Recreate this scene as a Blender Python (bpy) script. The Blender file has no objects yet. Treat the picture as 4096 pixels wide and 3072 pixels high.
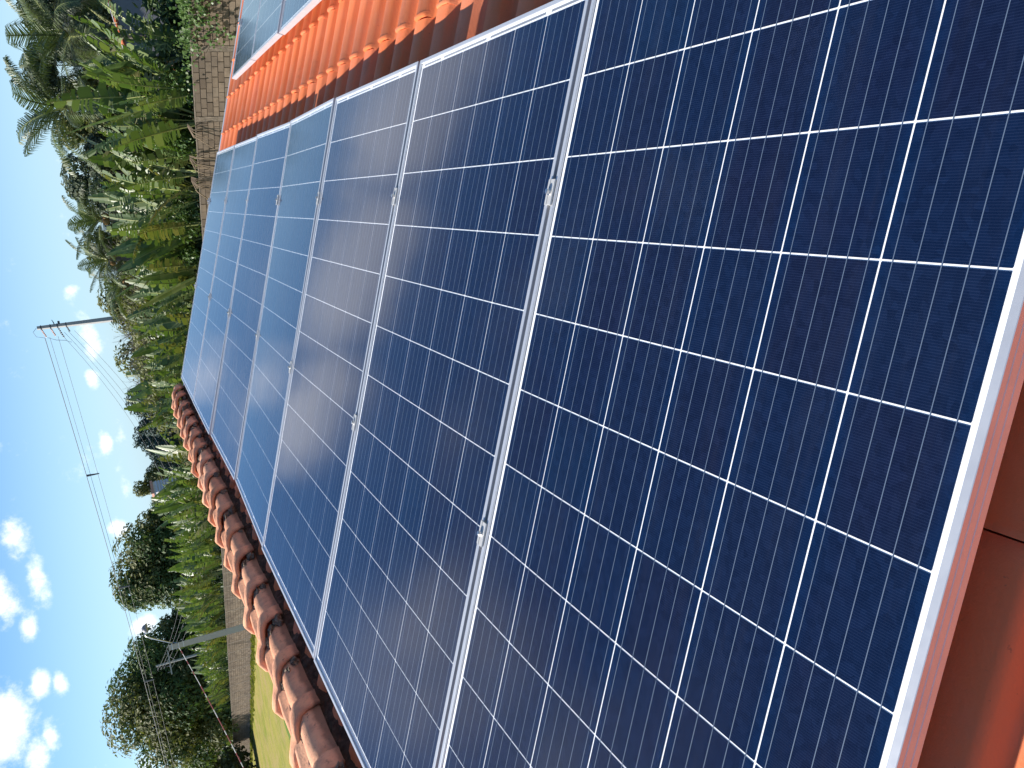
import bpy, math, random
from math import sin, cos, tan, pi, radians, sqrt, atan2
from mathutils import Vector, Matrix, Quaternion

S = bpy.context.scene
COL = S.collection

# ------------------------------------------------------------------ camera, sky, sun, exposure
GZ = 5.6                                   # camera height above the ground
TH = radians(16.8)                         # roof pitch
CAM = Vector((1.51834, -0.49320, GZ))
Z0 = GZ - 0.37251                          # height of the upper edge of the main panel row
RX = Vector((-0.06704044, -0.43925942, -0.89585531))
RY = Vector((0.96674233, 0.19350638, -0.16722604))
RZ = Vector((0.24680933, -0.87727216, 0.41167792))
cd = bpy.data.cameras.new('camera')
cam = bpy.data.objects.new('camera', cd); COL.objects.link(cam)
cd.sensor_fit = 'HORIZONTAL'; cd.sensor_width = 36.0; cd.lens = 36.0 * 3263.8 / 4096
cd.clip_start = 0.02; cd.clip_end = 4000
m = Matrix.Identity(4)
for i in range(3):
    m[i][0] = RX[i]; m[i][1] = RY[i]; m[i][2] = RZ[i]; m[i][3] = CAM[i]
cam.matrix_world = m
S.camera = cam

SUN = Vector((-1.262, 0.18, 1.425)).normalized()
SUN_EL = math.asin(SUN.z); SUN_AZ = atan2(SUN.x, SUN.y)
ld = bpy.data.lights.new('sun', 'SUN'); ld.energy = 4.2; ld.angle = radians(0.55); ld.color = (1.0, 0.945, 0.86)
sun = bpy.data.objects.new('sun', ld); COL.objects.link(sun)
sun.rotation_euler = (-SUN).to_track_quat('-Z', 'Y').to_euler()
sun.location = (-20, 10, 40)

S.view_settings.view_transform = 'Standard'; S.view_settings.look = 'None'
S.view_settings.exposure = 1.15; S.view_settings.gamma = 1.0
S.view_settings.use_curve_mapping = False
S.cycles.max_bounces = 8; S.cycles.transparent_max_bounces = 12
S.cycles.use_denoising = True


class NT:
    """tiny node-tree helper"""
    def __init__(s, tree): s.t = tree; s.n = tree.nodes; s.l = tree.links
    def new(s, t, **k):
        n = s.n.new(t)
        for a, b in k.items(): setattr(n, a, b)
        return n
    def set(s, sock, v):
        if isinstance(v, bpy.types.NodeSocket): s.l.new(v, sock)
        else: sock.default_value = v
    def math(s, op, a, b=None, c=None, clamp=False):
        n = s.new('ShaderNodeMath', operation=op); n.use_clamp = clamp
        s.set(n.inputs[0], a)
        if b is not None: s.set(n.inputs[1], b)
        if c is not None: s.set(n.inputs[2], c)
        return n.outputs[0]
    def mix(s, f, a, b, blend='MIX'):
        n = s.new('ShaderNodeMix', data_type='RGBA', blend_type=blend)
        s.set(n.inputs['Factor'], f); s.set(n.inputs['A'], a); s.set(n.inputs['B'], b)
        return n.outputs['Result']
    def noise(s, vec, scale, detail=3, rough=0.55, dist=0.0):
        n = s.new('ShaderNodeTexNoise'); n.inputs['Scale'].default_value = scale
        n.inputs['Detail'].default_value = detail; n.inputs['Roughness'].default_value = rough
        n.inputs['Distortion'].default_value = dist
        if vec is not None: s.l.new(vec, n.inputs['Vector'])
        return n.outputs['Fac']
    def ramp(s, f, stops):
        n = s.new('ShaderNodeValToRGB'); e = n.color_ramp.elements
        while len(e) < len(stops): e.new(0.5)
        for k, (p, c) in enumerate(stops):
            e[k].position = p; e[k].color = c if len(c) == 4 else (*c, 1)
        s.l.new(f, n.inputs[0]); return n.outputs[0]
    def smooth(s, v, a, b):
        n = s.new('ShaderNodeMapRange', interpolation_type='SMOOTHSTEP'); n.clamp = True
        s.set(n.inputs[0], v); n.inputs[1].default_value = a; n.inputs[2].default_value = b
        return n.outputs[0]


# world: physical sky with cumulus clouds lying where they stand in the sky
w = bpy.data.worlds.new('World'); S.world = w; w.use_nodes = True
W = NT(w.node_tree); W.n.clear()
sky = W.new('ShaderNodeTexSky', sky_type='NISHITA'); sky.sun_disc = False
sky.sun_elevation = SUN_EL; sky.sun_rotation = SUN_AZ % (2 * pi)
sky.air_density = 1.0; sky.dust_density = 0.6; sky.ozone_density = 1.6; sky.altitude = 500
tc = W.new('ShaderNodeTexCoord').outputs['Generated']
sp = W.new('ShaderNodeSeparateXYZ'); W.l.new(tc, sp.inputs[0])
az = W.math('MULTIPLY', W.math('ARCTAN2', sp.outputs[0], sp.outputs[1]), 180 / pi)
el = W.math('MULTIPLY', W.math('ARCSINE', sp.outputs[2]), 180 / pi)
CLOUDS = [(-29.7, 9.9, 2.4, 1.2, 1.0), (-32.2, 8.7, 1.6, .7, .8), (-19.6, 8.05, 1.7, .8, 1.0), (-21.6, 7.35, 1.5, .62, 1.0), (-22.9, 7.0, 1.0, .4, .7),
          (-22.6, 9.3, 1.9, .95, 1.0), (-24.8, 8.1, .9, .55, 1.0), (-25.9, 7.9, .5, .3, .5), (-27.9, 7.95, .8, .5, 1.0), (-28.3, 6.95, .75, .38, .9),
          (-26.1, 7.4, .5, .3, .6), (-31.0, 7.9, .8, .35, .6), 
          (-5.0, 2.75, .7, .5, 1.0), (-8.6, 2.2, 1.5, .55, .8), (-10.6, 2.45, .9, .5, .9), (-14.6, 2.35, .8, .4, 1.0),
          (-13.0, 1.6, 2.6, .5, .55), (-17.8, 1.7, 1.8, .45, .5), (-20.0, 2.6, .8, .7, .9), (-26.2, 2.1, .6, .7, .9), (-34.4, 3.2, .8, .5, .8),
          (-3.0, 1.5, 2.5, .5, .35)]
DECK = [(15.5, 14.0, 8.5, 3.0, 1.0), (4.0, 16.0, 7.5, 2.9, 1.0), (-6.5, 17.4, 5.5, 2.3, 1.0), (-6.5, 10.9, 3.4, 1.2, .75)]
acc = None; acc2 = None
for (a0, e0, ra, re, wt) in CLOUDS + DECK:
    da = W.math('MULTIPLY', W.math('SUBTRACT', az, a0), 1 / ra)
    de = W.math('MULTIPLY', W.math('SUBTRACT', el, e0), 1 / re)
    d2 = W.math('ADD', W.math('MULTIPLY', da, da), W.math('MULTIPLY', de, de))
    g = W.math('MULTIPLY', W.math('EXPONENT', W.math('MULTIPLY', d2, -0.75)), wt)
    if (a0, e0, ra, re, wt) in DECK: acc2 = g if acc2 is None else W.math('MAXIMUM', acc2, g)
    else: acc = g if acc is None else W.math('MAXIMUM', acc, g)
nz = W.noise(tc, 17, 9, .68)
nz2 = W.noise(tc, 75, 4, .6)
dens = W.math('ADD', acc, W.math('MULTIPLY', W.math('SUBTRACT', nz, .5), 2.5))
dens = W.math('ADD', dens, W.math('MULTIPLY', W.math('SUBTRACT', nz2, .5), .55))
local = W.smooth(dens, .30, 1.12)
# a thin flat bank of cloud higher up ahead
bank = W.smooth(W.math('ADD', acc2, W.math('MULTIPLY', W.math('SUBTRACT', nz, .5), .9)), .34, .80)
local = W.math('MAXIMUM', local, W.math('MULTIPLY', bank, .85))
# the same broken cumulus field overhead, on a flat cloud layer
pz = W.math('ADD', W.math('MAXIMUM', sp.outputs[2], 0.0), 0.10)
cmb = W.new('ShaderNodeCombineXYZ')
W.l.new(W.math('DIVIDE', sp.outputs[0], pz), cmb.inputs[0]); W.l.new(W.math('DIVIDE', sp.outputs[1], pz), cmb.inputs[1])
cmb.inputs[2].default_value = 3.7
field = W.smooth(W.noise(cmb.outputs[0], 1.15, 6, .58), .54, .74)
field = W.math('MULTIPLY', field, W.smooth(el, 22.0, 30.0))
cl = W.math('MAXIMUM', local, field)
cl = W.math('MULTIPLY', cl, W.smooth(el, -0.5, 1.2))
veil = W.math('MULTIPLY', W.math('SUBTRACT', 1.0, W.smooth(el, 0.0, 13.0)), .42)
sc_ = W.mix(1.0, sky.outputs[0], (.62, .95, 1.22, 1), 'MULTIPLY')
sc_ = W.mix(veil, sc_, (7.2, 9.1, 11.4, 1))
sc_ = W.mix(W.math('MULTIPLY', cl, .93), sc_, (12.5, 12.6, 13.0, 1))
bg = W.new('ShaderNodeBackground'); W.l.new(sc_, bg.inputs[0]); bg.inputs[1].default_value = 0.055
wo = W.new('ShaderNodeOutputWorld'); W.l.new(bg.outputs[0], wo.inputs[0])

# ------------------------------------------------------------------ materials
def mat(name, build=None, color=(.5, .5, .5), rough=.6, metal=0.0, spec=.5):
    mm = bpy.data.materials.new(name); mm.use_nodes = True
    T = NT(mm.node_tree); p = T.n['Principled BSDF']
    p.inputs['Base Color'].default_value = (*color, 1); p.inputs['Roughness'].default_value = rough
    p.inputs['Metallic'].default_value = metal; p.inputs['Specular IOR Level'].default_value = spec
    if build: build(T, p)
    return mm
def obco(T): return T.new('ShaderNodeTexCoord').outputs['Object']
def gpos(T): return T.new('ShaderNodeNewGeometry').outputs['Position']
def orand(T): return T.new('ShaderNodeObjectInfo').outputs['Random']
def irand(T): return T.new('ShaderNodeNewGeometry').outputs['Random Per Island']
def bump(T, p, h, st, dist=.01):
    b = T.new('ShaderNodeBump'); b.inputs['Strength'].default_value = st; b.inputs['Distance'].default_value = dist
    T.l.new(h, b.inputs['Height']); T.l.new(b.outputs[0], p.inputs['Normal'])
def C(r, g, b): return (r, g, b, 1)

def b_cell(T, p):
    co = obco(T); r = orand(T)
    base = T.ramp(r, [(0, C(.0024, .0098, .036)), (.35, C(.0027, .0105, .038)), (.6, C(.0032, .0095, .034)), (.85, C(.0044, .0090, .031)), (1, C(.0022, .0128, .043))])
    pat = T.noise(gpos(T), 5.0, 3, .6)
    base = T.mix(T.math('MULTIPLY', T.smooth(pat, .45, .72), .4), base, C(.0052, .0065, .027))
    wv = T.new('ShaderNodeTexWave', wave_type='BANDS', bands_direction='X', wave_profile='SIN'); wv.inputs['Scale'].default_value = 95
    T.l.new(co, wv.inputs['Vector'])
    base = T.mix(T.math('MULTIPLY', T.smooth(wv.outputs['Fac'], .62, 1.0), .16), base, C(.04, .06, .13))
    gr = T.noise(co, 420, 2, .6)
    base = T.mix(T.math('MULTIPLY', gr, .12), base, C(.02, .028, .06))
    # the antireflective film turns teal towards the cell's long edges
    se = T.new('ShaderNodeSeparateXYZ'); T.l.new(co, se.inputs[0])
    ed = T.smooth(T.math('ABSOLUTE', se.outputs[1]), .050, .080)
    base = T.mix(T.math('MULTIPLY', ed, .6), base, C(.0022, .0165, .060))
    vor = T.new('ShaderNodeTexVoronoi'); vor.inputs['Scale'].default_value = 95; T.l.new(gpos(T), vor.inputs['Vector'])
    base = T.mix(.35, base, T.mix(1.0, base, T.ramp(vor.outputs['Color'], [(0, C(.35, .4, .45)), (1, C(1.7, 1.6, 1.5))]), 'MULTIPLY'))
    T.l.new(base, p.inputs['Base Color'])
M_cell = mat('silicon_cell', b_cell, rough=.6, spec=0.0)
M_bus = mat('silver_busbar', color=(.10, .14, .205), rough=.5, metal=.0)
M_back = mat('white_backsheet', color=(.80, .82, .84), rough=.6)
M_rib = mat('grey_ribbon', color=(.30, .31, .33), rough=.45, metal=.5)
def b_alu(T, p):
    n = T.noise(obco(T), 14, 4, .6)
    T.l.new(T.mix(n, C(.50, .51, .535), C(.64, .65, .67)), p.inputs['Base Color'])
    T.l.new(T.math('ADD', T.math('MULTIPLY', T.noise(obco(T), 55, 3), .16), .34), p.inputs['Roughness'])
M_alu = mat('anodised_aluminium', b_alu, metal=.55, rough=.4)
M_clamp = mat('mill_aluminium', lambda T, p: T.l.new(T.mix(T.noise(obco(T), 90, 3), C(.46, .45, .43), C(.62, .61, .585)), p.inputs['Base Color']), metal=.35, rough=.48)
M_bolt = mat('steel_bolt', color=(.62, .61, .6), rough=.22, metal=1)

def make_glass():
    mm = bpy.data.materials.new('solar_glass'); mm.use_nodes = True
    T = NT(mm.node_tree); T.n.clear()
    tr = T.new('ShaderNodeBsdfTransparent'); gl = T.new('ShaderNodeBsdfGlossy')
    lw = T.new('ShaderNodeLayerWeight'); lw.inputs['Blend'].default_value = .5
    fr = T.math('ADD', T.math('MULTIPLY', T.math('POWER', lw.outputs['Facing'], 5.0), .985), .012)
    n = T.noise(gpos(T), 2.2, 4, .6)
    T.l.new(T.math('ADD', T.math('MULTIPLY', n, .07), .075), gl.inputs['Roughness'])
    gl.inputs['Color'].default_value = (.97, .97, 1, 1)
    wv = T.noise(gpos(T), 3.5, 2, .5); b = T.new('ShaderNodeBump'); b.inputs['Strength'].default_value = .05; b.inputs['Distance'].default_value = .01
    T.l.new(wv, b.inputs['Height']); T.l.new(b.outputs[0], gl.inputs['Normal'])
    mx = T.new('ShaderNodeMixShader'); T.l.new(fr, mx.inputs[0])
    T.l.new(tr.outputs[0], mx.inputs[1]); T.l.new(gl.outputs[0], mx.inputs[2])
    # a film of dust on the glass
    df = T.new('ShaderNodeBsdfDiffuse'); df.inputs[0].default_value = (.5, .46, .42, 1)
    mp = T.new('ShaderNodeMapping'); mp.inputs['Scale'].default_value = (1.2, 9.0, 1.2); T.l.new(obco(T), mp.inputs['Vector'])
    d = T.math('MULTIPLY', T.smooth(T.noise(mp.outputs[0], 2.2, 5, .7), .45, .8), .010)
    d = T.math('ADD', d, T.math('MULTIPLY', T.smooth(T.noise(gpos(T), 45, 3, .7), .76, .84), .03))
    mx2 = T.new('ShaderNodeMixShader'); T.l.new(T.math('ADD', d, .0008), mx2.inputs[0])
    T.l.new(mx.outputs[0], mx2.inputs[1]); T.l.new(df.outputs[0], mx2.inputs[2])
    o = T.new('ShaderNodeOutputMaterial'); T.l.new(mx2.outputs[0], o.inputs[0])
    return mm
M_glass = make_glass()

def b_tile(T, p):
    r = orand(T); g = gpos(T)
    base = T.ramp(r, [(0, C(.60, .140, .046)), (.3, C(.72, .185, .062)), (.6, C(.76, .205, .078)), (.85, C(.68, .185, .085)), (1, C(.78, .235, .10))])
    n = T.noise(g, 7, 5, .62)
    base = T.mix(T.math('MULTIPLY', T.smooth(n, .38, .72), .42), base, C(.66, .235, .13))
    sp_ = T.noise(g, 95, 3, .7)
    base = T.mix(T.math('MULTIPLY', T.smooth(sp_, .66, .78), .55), base, C(.20, .085, .05))
    base = T.mix(T.math('MULTIPLY', T.smooth(T.noise(g, 4.3, 6, .7), .54, .72), .45), base, C(.40, .115, .055))
    T.l.new(base, p.inputs['Base Color'])
    bump(T, p, T.noise(g, 130, 4, .7), .25, .004)
M_tile = mat('terracotta_tile', b_tile, rough=.72, spec=.3)
def b_ridge(T, p):
    r = orand(T); g = gpos(T)
    base = T.ramp(r, [(0, C(.64, .28, .15)), (.5, C(.74, .35, .20)), (1, C(.78, .40, .24))])
    n = T.noise(g, 16, 5, .65)
    base = T.mix(T.math('MULTIPLY', T.smooth(n, .42, .72), .6), base, C(.42, .20, .135))
    s2 = T.noise(g, 48, 5, .75)
    base = T.mix(T.math('MULTIPLY', T.smooth(s2, .55, .72), .65), base, C(.13, .075, .055))
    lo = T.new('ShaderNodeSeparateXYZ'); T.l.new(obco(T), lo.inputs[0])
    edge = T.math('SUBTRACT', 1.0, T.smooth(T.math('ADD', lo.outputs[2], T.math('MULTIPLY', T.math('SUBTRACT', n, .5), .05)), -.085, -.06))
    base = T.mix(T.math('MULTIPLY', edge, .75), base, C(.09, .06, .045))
    T.l.new(base, p.inputs['Base Color'])
    bump(T, p, T.noise(g, 90, 5, .7), .45, .006)
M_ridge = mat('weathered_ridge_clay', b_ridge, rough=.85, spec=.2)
def b_mortar(T, p):
    g = gpos(T)
    base = T.ramp(T.noise(g, 34, 6, .7), [(.3, C(.035, .023, .018)), (.55, C(.085, .055, .043)), (.75, C(.17, .115, .09))])
    T.l.new(base, p.inputs['Base Color'])
    bump(T, p, T.noise(g, 60, 6, .75), .9, .015)
M_mortar = mat('dirty_mortar', b_mortar, rough=.95, spec=.1)
M_joint = mat('grey_joint_mortar', lambda T, p: (T.l.new(T.ramp(T.noise(gpos(T), 70, 5, .7), [(.36, C(.085, .06, .043)), (.70, C(.29, .225, .17))]), p.inputs['Base Color']), bump(T, p, T.noise(gpos(T), 120, 5), .8, .01)), rough=.95, spec=.1)
M_deck = mat('dark_underlay', color=(.10, .045, .03), rough=.9)
M_flash = mat('zinc_flashing', lambda T, p: T.l.new(T.mix(T.noise(obco(T), 6, 4), C(.34, .36, .40), C(.46, .48, .52)), p.inputs['Base Color']), rough=.5, metal=.4)
def b_plaster(c1, c2):
    def f(T, p):
        g = gpos(T)
        T.l.new(T.mix(T.noise(g, 1.6, 6, .7), C(*c1), C(*c2)), p.inputs['Base Color']); bump(T, p, T.noise(g, 22, 4), .3, .02)
    return f
M_plaster = mat('cream_plaster', b_plaster((.5, .44, .34), (.62, .56, .46)), rough=.9)
M_greywall = mat('grey_render', b_plaster((.26, .265, .30), (.35, .355, .385)), rough=.9)
def b_brick(T, p):
    r = orand(T); ir = irand(T); g = gpos(T)
    rr = T.math('FRACT', T.math('ADD', r, ir))
    base = T.ramp(rr, [(0, C(.125, .093, .067)), (.3, C(.185, .14, .10)), (.6, C(.215, .165, .12)), (.85, C(.155, .12, .09)), (1, C(.235, .185, .135))])
    n = T.noise(g, 3.2, 6, .7)
    base = T.mix(T.math('MULTIPLY', T.smooth(n, .44, .72), .6), base, C(.085, .066, .05))
    base = T.mix(T.math('MULTIPLY', T.smooth(T.noise(g, .9, 4, .6), .5, .75), .35), base, C(.11, .085, .066))
    sx = T.new('ShaderNodeSeparateXYZ'); T.l.new(g, sx.inputs[0])
    top = T.smooth(T.math('ADD', sx.outputs[2], T.math('MULTIPLY', T.math('SUBTRACT', T.noise(g, .55, 5, .7), .5), 2.2)), 1.25, 2.1)
    base = T.mix(T.math('MULTIPLY', top, .42), base, C(.075, .06, .048))
    T.l.new(base, p.inputs['Base Color']); bump(T, p, T.noise(g, 40, 5, .7), .5, .012)
M_brick = mat('concrete_brick', b_brick, rough=.92, spec=.2)
M_bmortar = mat('wall_mortar', lambda T, p: T.l.new(T.mix(T.noise(gpos(T), 9, 5, .7), C(.04, .031, .024), C(.085, .066, .05)), p.inputs['Base Color']), rough=.95, spec=.1)
M_pil = mat('rough_concrete', lambda T, p: (T.l.new(T.ramp(T.noise(gpos(T), 7, 6, .7), [(.3, C(.085, .066, .05)), (.7, C(.20, .16, .12))]), p.inputs['Base Color']), bump(T, p, T.noise(gpos(T), 25, 5), .8, .02)), rough=.95)
def b_pole(T, p):
    T.l.new(T.mix(T.noise(gpos(T), 3, 5, .65), C(.36, .35, .335), C(.50, .485, .46)), p.inputs['Base Color'])
M_pole = mat('pole_concrete', b_pole, rough=.85)
M_steel = mat('galvanised_steel', color=(.62, .64, .67), rough=.35, metal=.8)
M_wire = mat('aluminium_cable', color=(.11, .115, .13), rough=.7)
M_dark = mat('dark_fitting', color=(.055, .06, .075), rough=.5)
M_orange = mat('orange_insulator', color=(.55, .20, .10), rough=.4)
M_lampgl = mat('lamp_shade_grey', color=(.22, .22, .24), rough=.3)
M_tank = mat('white_corrugated', lambda T, p: T.l.new(T.mix(T.noise(gpos(T), 2, 4), C(.55, .55, .56), C(.72, .72, .71)), p.inputs['Base Color']), rough=.7)
M_pink = mat('pink_slab', color=(.62, .33, .25), rough=.85)

def leafmat(name, c1, c2, c3, trans=.35, rough=.42, dry=False, spec=.3):
    mm = bpy.data.materials.new(name); mm.use_nodes = True
    T = NT(mm.node_tree); p = T.n['Principled BSDF']; o = T.n['Material Output']
    rr = T.math('FRACT', T.math('ADD', irand(T), orand(T)))
    col = T.ramp(rr, [(0, C(*c1)), (.5, C(*c2)), (1, C(*c3))])
    n = T.noise(gpos(T), 1.1, 4, .6)
    col = T.mix(T.math('MULTIPLY', T.smooth(n, .5, .75), .45), col, C(c1[0] * 1.5, c1[1] * 1.15, c1[2] * .8))
    T.l.new(col, p.inputs['Base Color']); p.inputs['Roughness'].default_value = rough; p.inputs['Specular IOR Level'].default_value = .2 if dry else spec
    tl = T.new('ShaderNodeBsdfTranslucent'); T.l.new(T.mix(1.0, col, C(1.2, 1.3, .55), 'MULTIPLY'), tl.inputs[0])
    mx = T.new('ShaderNodeMixShader'); mx.inputs[0].default_value = trans
    T.l.new(p.outputs[0], mx.inputs[1]); T.l.new(tl.outputs[0], mx.inputs[2]); T.l.new(mx.outputs[0], o.inputs[0])
    return mm
L_green = leafmat('banana_leaf_green', (.055, .100, .026), (.095, .150, .042), (.165, .205, .078), .30, .46, spec=.6)
L_olive = leafmat('banana_leaf_olive', (.10, .125, .035), (.155, .16, .05), (.21, .19, .08), .25, .46, spec=.5)
L_dry = leafmat('banana_leaf_dry', (.33, .165, .045), (.40, .22, .065), (.25, .13, .055), .25, .8, True)
M_rib_y = mat('leaf_midrib', color=(.26, .28, .09), rough=.5)
M_stemtan = mat('dry_sheath', lambda T, p: T.l.new(T.mix(T.noise(gpos(T), 8, 5, .7), C(.12, .075, .045), C(.32, .25, .17)), p.inputs['Base Color']), rough=.9)
L_palm = leafmat('palm_leaflet', (.05, .08, .03), (.08, .115, .042), (.12, .145, .065), .22, .45, spec=.5)
L_mango = leafmat('dark_tree_leaf', (.045, .085, .026), (.075, .125, .036), (.13, .17, .05), .28, .6)
L_mango2 = leafmat('brown_green_leaf', (.085, .105, .034), (.13, .145, .046), (.18, .175, .065), .28, .6)
L_airy = leafmat('airy_tree_leaf', (.05, .075, .045), (.075, .10, .055), (.10, .115, .07), .25, .6)
L_pine = leafmat('hazed_pine_needle', (.035, .065, .055), (.05, .085, .07), (.065, .095, .075), .1, .7)  # bluish distance haze is put into the needle colour
L_shrub = leafmat('bright_shrub_leaf', (.05, .105, .02), (.075, .135, .03), (.11, .165, .05), .3, .4)
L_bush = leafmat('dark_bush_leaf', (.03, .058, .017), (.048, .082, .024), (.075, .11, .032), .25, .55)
L_straw = leafmat('straw_leaf', (.22, .14, .07), (.28, .2, .1), (.16, .12, .05), .15, .8, True)
M_bark = mat('grey_bark', lambda T, p: T.l.new(T.mix(T.noise(gpos(T), 5, 5, .7), C(.10, .085, .07), C(.22, .19, .16)), p.inputs['Base Color']), rough=.95)
M_coco = mat('coconut_husk', color=(.30, .17, .05), rough=.7)
def b_lawn(T, p):
    g = gpos(T)
    n = T.noise(g, .11, 6, .72); n2 = T.noise(g, .34, 6, .75); n3 = T.noise(g, 6, 4, .7)
    base = T.ramp(n, [(.34, C(.14, .17, .022)), (.47, C(.26, .225, .055)), (.55, C(.165, .185, .025)), (.68, C(.34, .25, .11))])
    base = T.mix(T.math('MULTIPLY', T.smooth(n2, .45, .62), .75), base, C(.28, .205, .095))
    base = T.mix(T.math('MULTIPLY', T.smooth(n3, .45, .75), .4), base, C(.095, .115, .02))
    T.l.new(base, p.inputs['Base Color']); bump(T, p, n3, .9, .08)
M_lawn = mat('dry_lawn', b_lawn, rough=1, spec=.1)
M_grassg = mat('greener_lawn', lambda T, p: T.l.new(T.mix(T.noise(gpos(T), 1.4, 5, .7), C(.06, .125, .018), C(.13, .165, .035)), p.inputs['Base Color']), rough=1, spec=.1)
M_soil = mat('leaf_litter_soil', lambda T, p: T.l.new(T.mix(T.noise(gpos(T), .5, 6, .7), C(.05, .055, .02), C(.12, .10, .05)), p.inputs['Base Color']), rough=1, spec=.1)

# ------------------------------------------------------------------ object helpers
def mesh(name, v, f, mats, mi=None, smooth=False):
    me = bpy.data.meshes.new(name); me.from_pydata([tuple(a) for a in v], [], f)
    for mm in (mats if isinstance(mats, (list, tuple)) else [mats]): me.materials.append(mm)
    if mi: me.polygons.foreach_set('material_index', mi)
    if smooth: me.polygons.foreach_set('use_smooth', [True] * len(f))
    me.update(); return me
def put(name, me, parent=None, mat4=None, loc=None):
    o = bpy.data.objects.new(name, me); COL.objects.link(o)
    if parent: o.parent = parent
    if mat4 is not None: o.matrix_local = mat4
    if loc is not None: o.location = loc
    return o
def tag(o, label=None, cat=None, group=None, kind=None):
    if label: o['label'] = label
    if cat: o['category'] = cat
    if group: o['group'] = group
    if kind: o['kind'] = kind
    return o
def thing(name, label, cat, loc=(0, 0, 0), group=None, mat4=None):
    o = bpy.data.objects.new(name, None); COL.objects.link(o); o.empty_display_size = .1
    if mat4 is not None: o.matrix_world = mat4
    else: o.location = loc
    return tag(o, label, cat, group)
class MB:
    def __init__(s): s.v = []; s.f = []; s.m = []
    def add(s, v, f, mi=0):
        b = len(s.v); s.v += [tuple(a) for a in v]; s.f += [tuple(i + b for i in q) for q in f]; s.m += [mi] * len(f)
    def box(s, x0, x1, y0, y1, z0, z1, mi=0):
        s.add([(x0, y0, z0), (x1, y0, z0), (x1, y1, z0), (x0, y1, z0), (x0, y0, z1), (x1, y0, z1), (x1, y1, z1), (x0, y1, z1)],
              [(0, 3, 2, 1), (4, 5, 6, 7), (0, 1, 5, 4), (1, 2, 6, 5), (2, 3, 7, 6), (3, 0, 4, 7)], mi)
    def tube(s, pts, rad, n=6, mi=0, cap=True):
        pts = [Vector(p) for p in pts]; R = rad if isinstance(rad, (list, tuple)) else [rad] * len(pts)
        vs = []; fs = []
        for k, p in enumerate(pts):
            t = (pts[min(k + 1, len(pts) - 1)] - pts[max(k - 1, 0)]).normalized()
            a = Vector((0, 0, 1)) if abs(t.z) < .9 else Vector((1, 0, 0))
            u = t.cross(a).normalized(); q = t.cross(u)
            vs += [p + (u * cos(2 * pi * j / n) + q * sin(2 * pi * j / n)) * R[k] for j in range(n)]
        for k in range(len(pts) - 1):
            fs += [(k * n + j, k * n + (j + 1) % n, (k + 1) * n + (j + 1) % n, (k + 1) * n + j) for j in range(n)]
        if cap: fs += [tuple(range(n - 1, -1, -1)), tuple((len(pts) - 1) * n + j for j in range(n))]
        s.add(vs, fs, mi)
    def build(s, name, mats, parent=None, smooth=False, mat4=None, loc=None):
        return put(name, mesh(name, s.v, s.f, mats, s.m, smooth), parent, mat4, loc)
def at(azd, eld, r):
    a = radians(azd); return CAM + Vector((r * sin(a), r * cos(a), r * tan(radians(eld))))
def ground_at(azd, r):
    a = radians(azd); return Vector((CAM.x + r * sin(a), CAM.y + r * cos(a), 0))
def roofp(s, y, n): return Vector((s * cos(TH) + n * sin(TH), y, Z0 - s * sin(TH) + n * cos(TH)))
ROOF = Matrix(((cos(TH), 0, sin(TH), 0), (0, 1, 0, 0), (-sin(TH), 0, cos(TH), Z0), (0, 0, 0, 1)))
_U = ['', 'first', 'second', 'third', 'fourth', 'fifth', 'sixth', 'seventh', 'eighth', 'ninth', 'tenth', 'eleventh', 'twelfth', 'thirteenth', 'fourteenth', 'fifteenth',
      'sixteenth', 'seventeenth', 'eighteenth', 'nineteenth']
_D = {2: 'twent', 3: 'thirt', 4: 'fort', 5: 'fift', 6: 'sixt'}
def ordinal(n):
    if n < 20: return _U[n]
    return _D[n // 10] + 'ieth' if n % 10 == 0 else _D[n // 10] + 'y-' + _U[n % 10]
ORD = [ordinal(k + 1) for k in range(68)]

# ------------------------------------------------------------------ ground
g = MB(); g.add([(-900, -900, 0), (900, -900, 0), (900, 1500, 0), (-900, 1500, 0)], [(0, 1, 2, 3)])
tag(g.build('ground', M_soil), kind='structure')
AZ0 = radians(43.5); WD = 24.9
FOOT = Vector((CAM.x + WD * sin(AZ0), CAM.y + WD * cos(AZ0), 0))
WU = Vector((-cos(AZ0), sin(AZ0), 0)); WN = Vector((sin(AZ0), cos(AZ0), 0))       # along the wall to the left; away behind it
def wallp(t, b=0, z=0): return FOOT + WU * t + WN * b + Vector((0, 0, z))
WALLM = Matrix(((WU.x, WN.x, 0, FOOT.x), (WU.y, WN.y, 0, FOOT.y), (0, 0, 1, 0), (0, 0, 0, 1)))
q = [wallp(-10, -.3), wallp(260, -.3), wallp(260, -140), wallp(-10, -60)]
g = MB(); g.add([(a.x, a.y, .004) for a in q], [(0, 1, 2, 3)]); tag(g.build('lawn', M_lawn), kind='structure')
rg = random.Random(14)
q = [ground_at(-25 - .55 * k, 67 + rg.uniform(-1.2, 1.2)) for k in range(40)] + [ground_at(-25 - .55 * k, 56.5 + rg.uniform(-1.6, 1.6)) for k in range(39, -1, -1)]
g = MB(); g.add([(a.x, a.y, .008) for a in q], [(k, len(q) - 1 - k, len(q) - 2 - k, k + 1) for k in range(39)]); tag(g.build('lawn_strip', M_grassg), kind='structure')
rng = random.Random(5)
g = MB()
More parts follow.
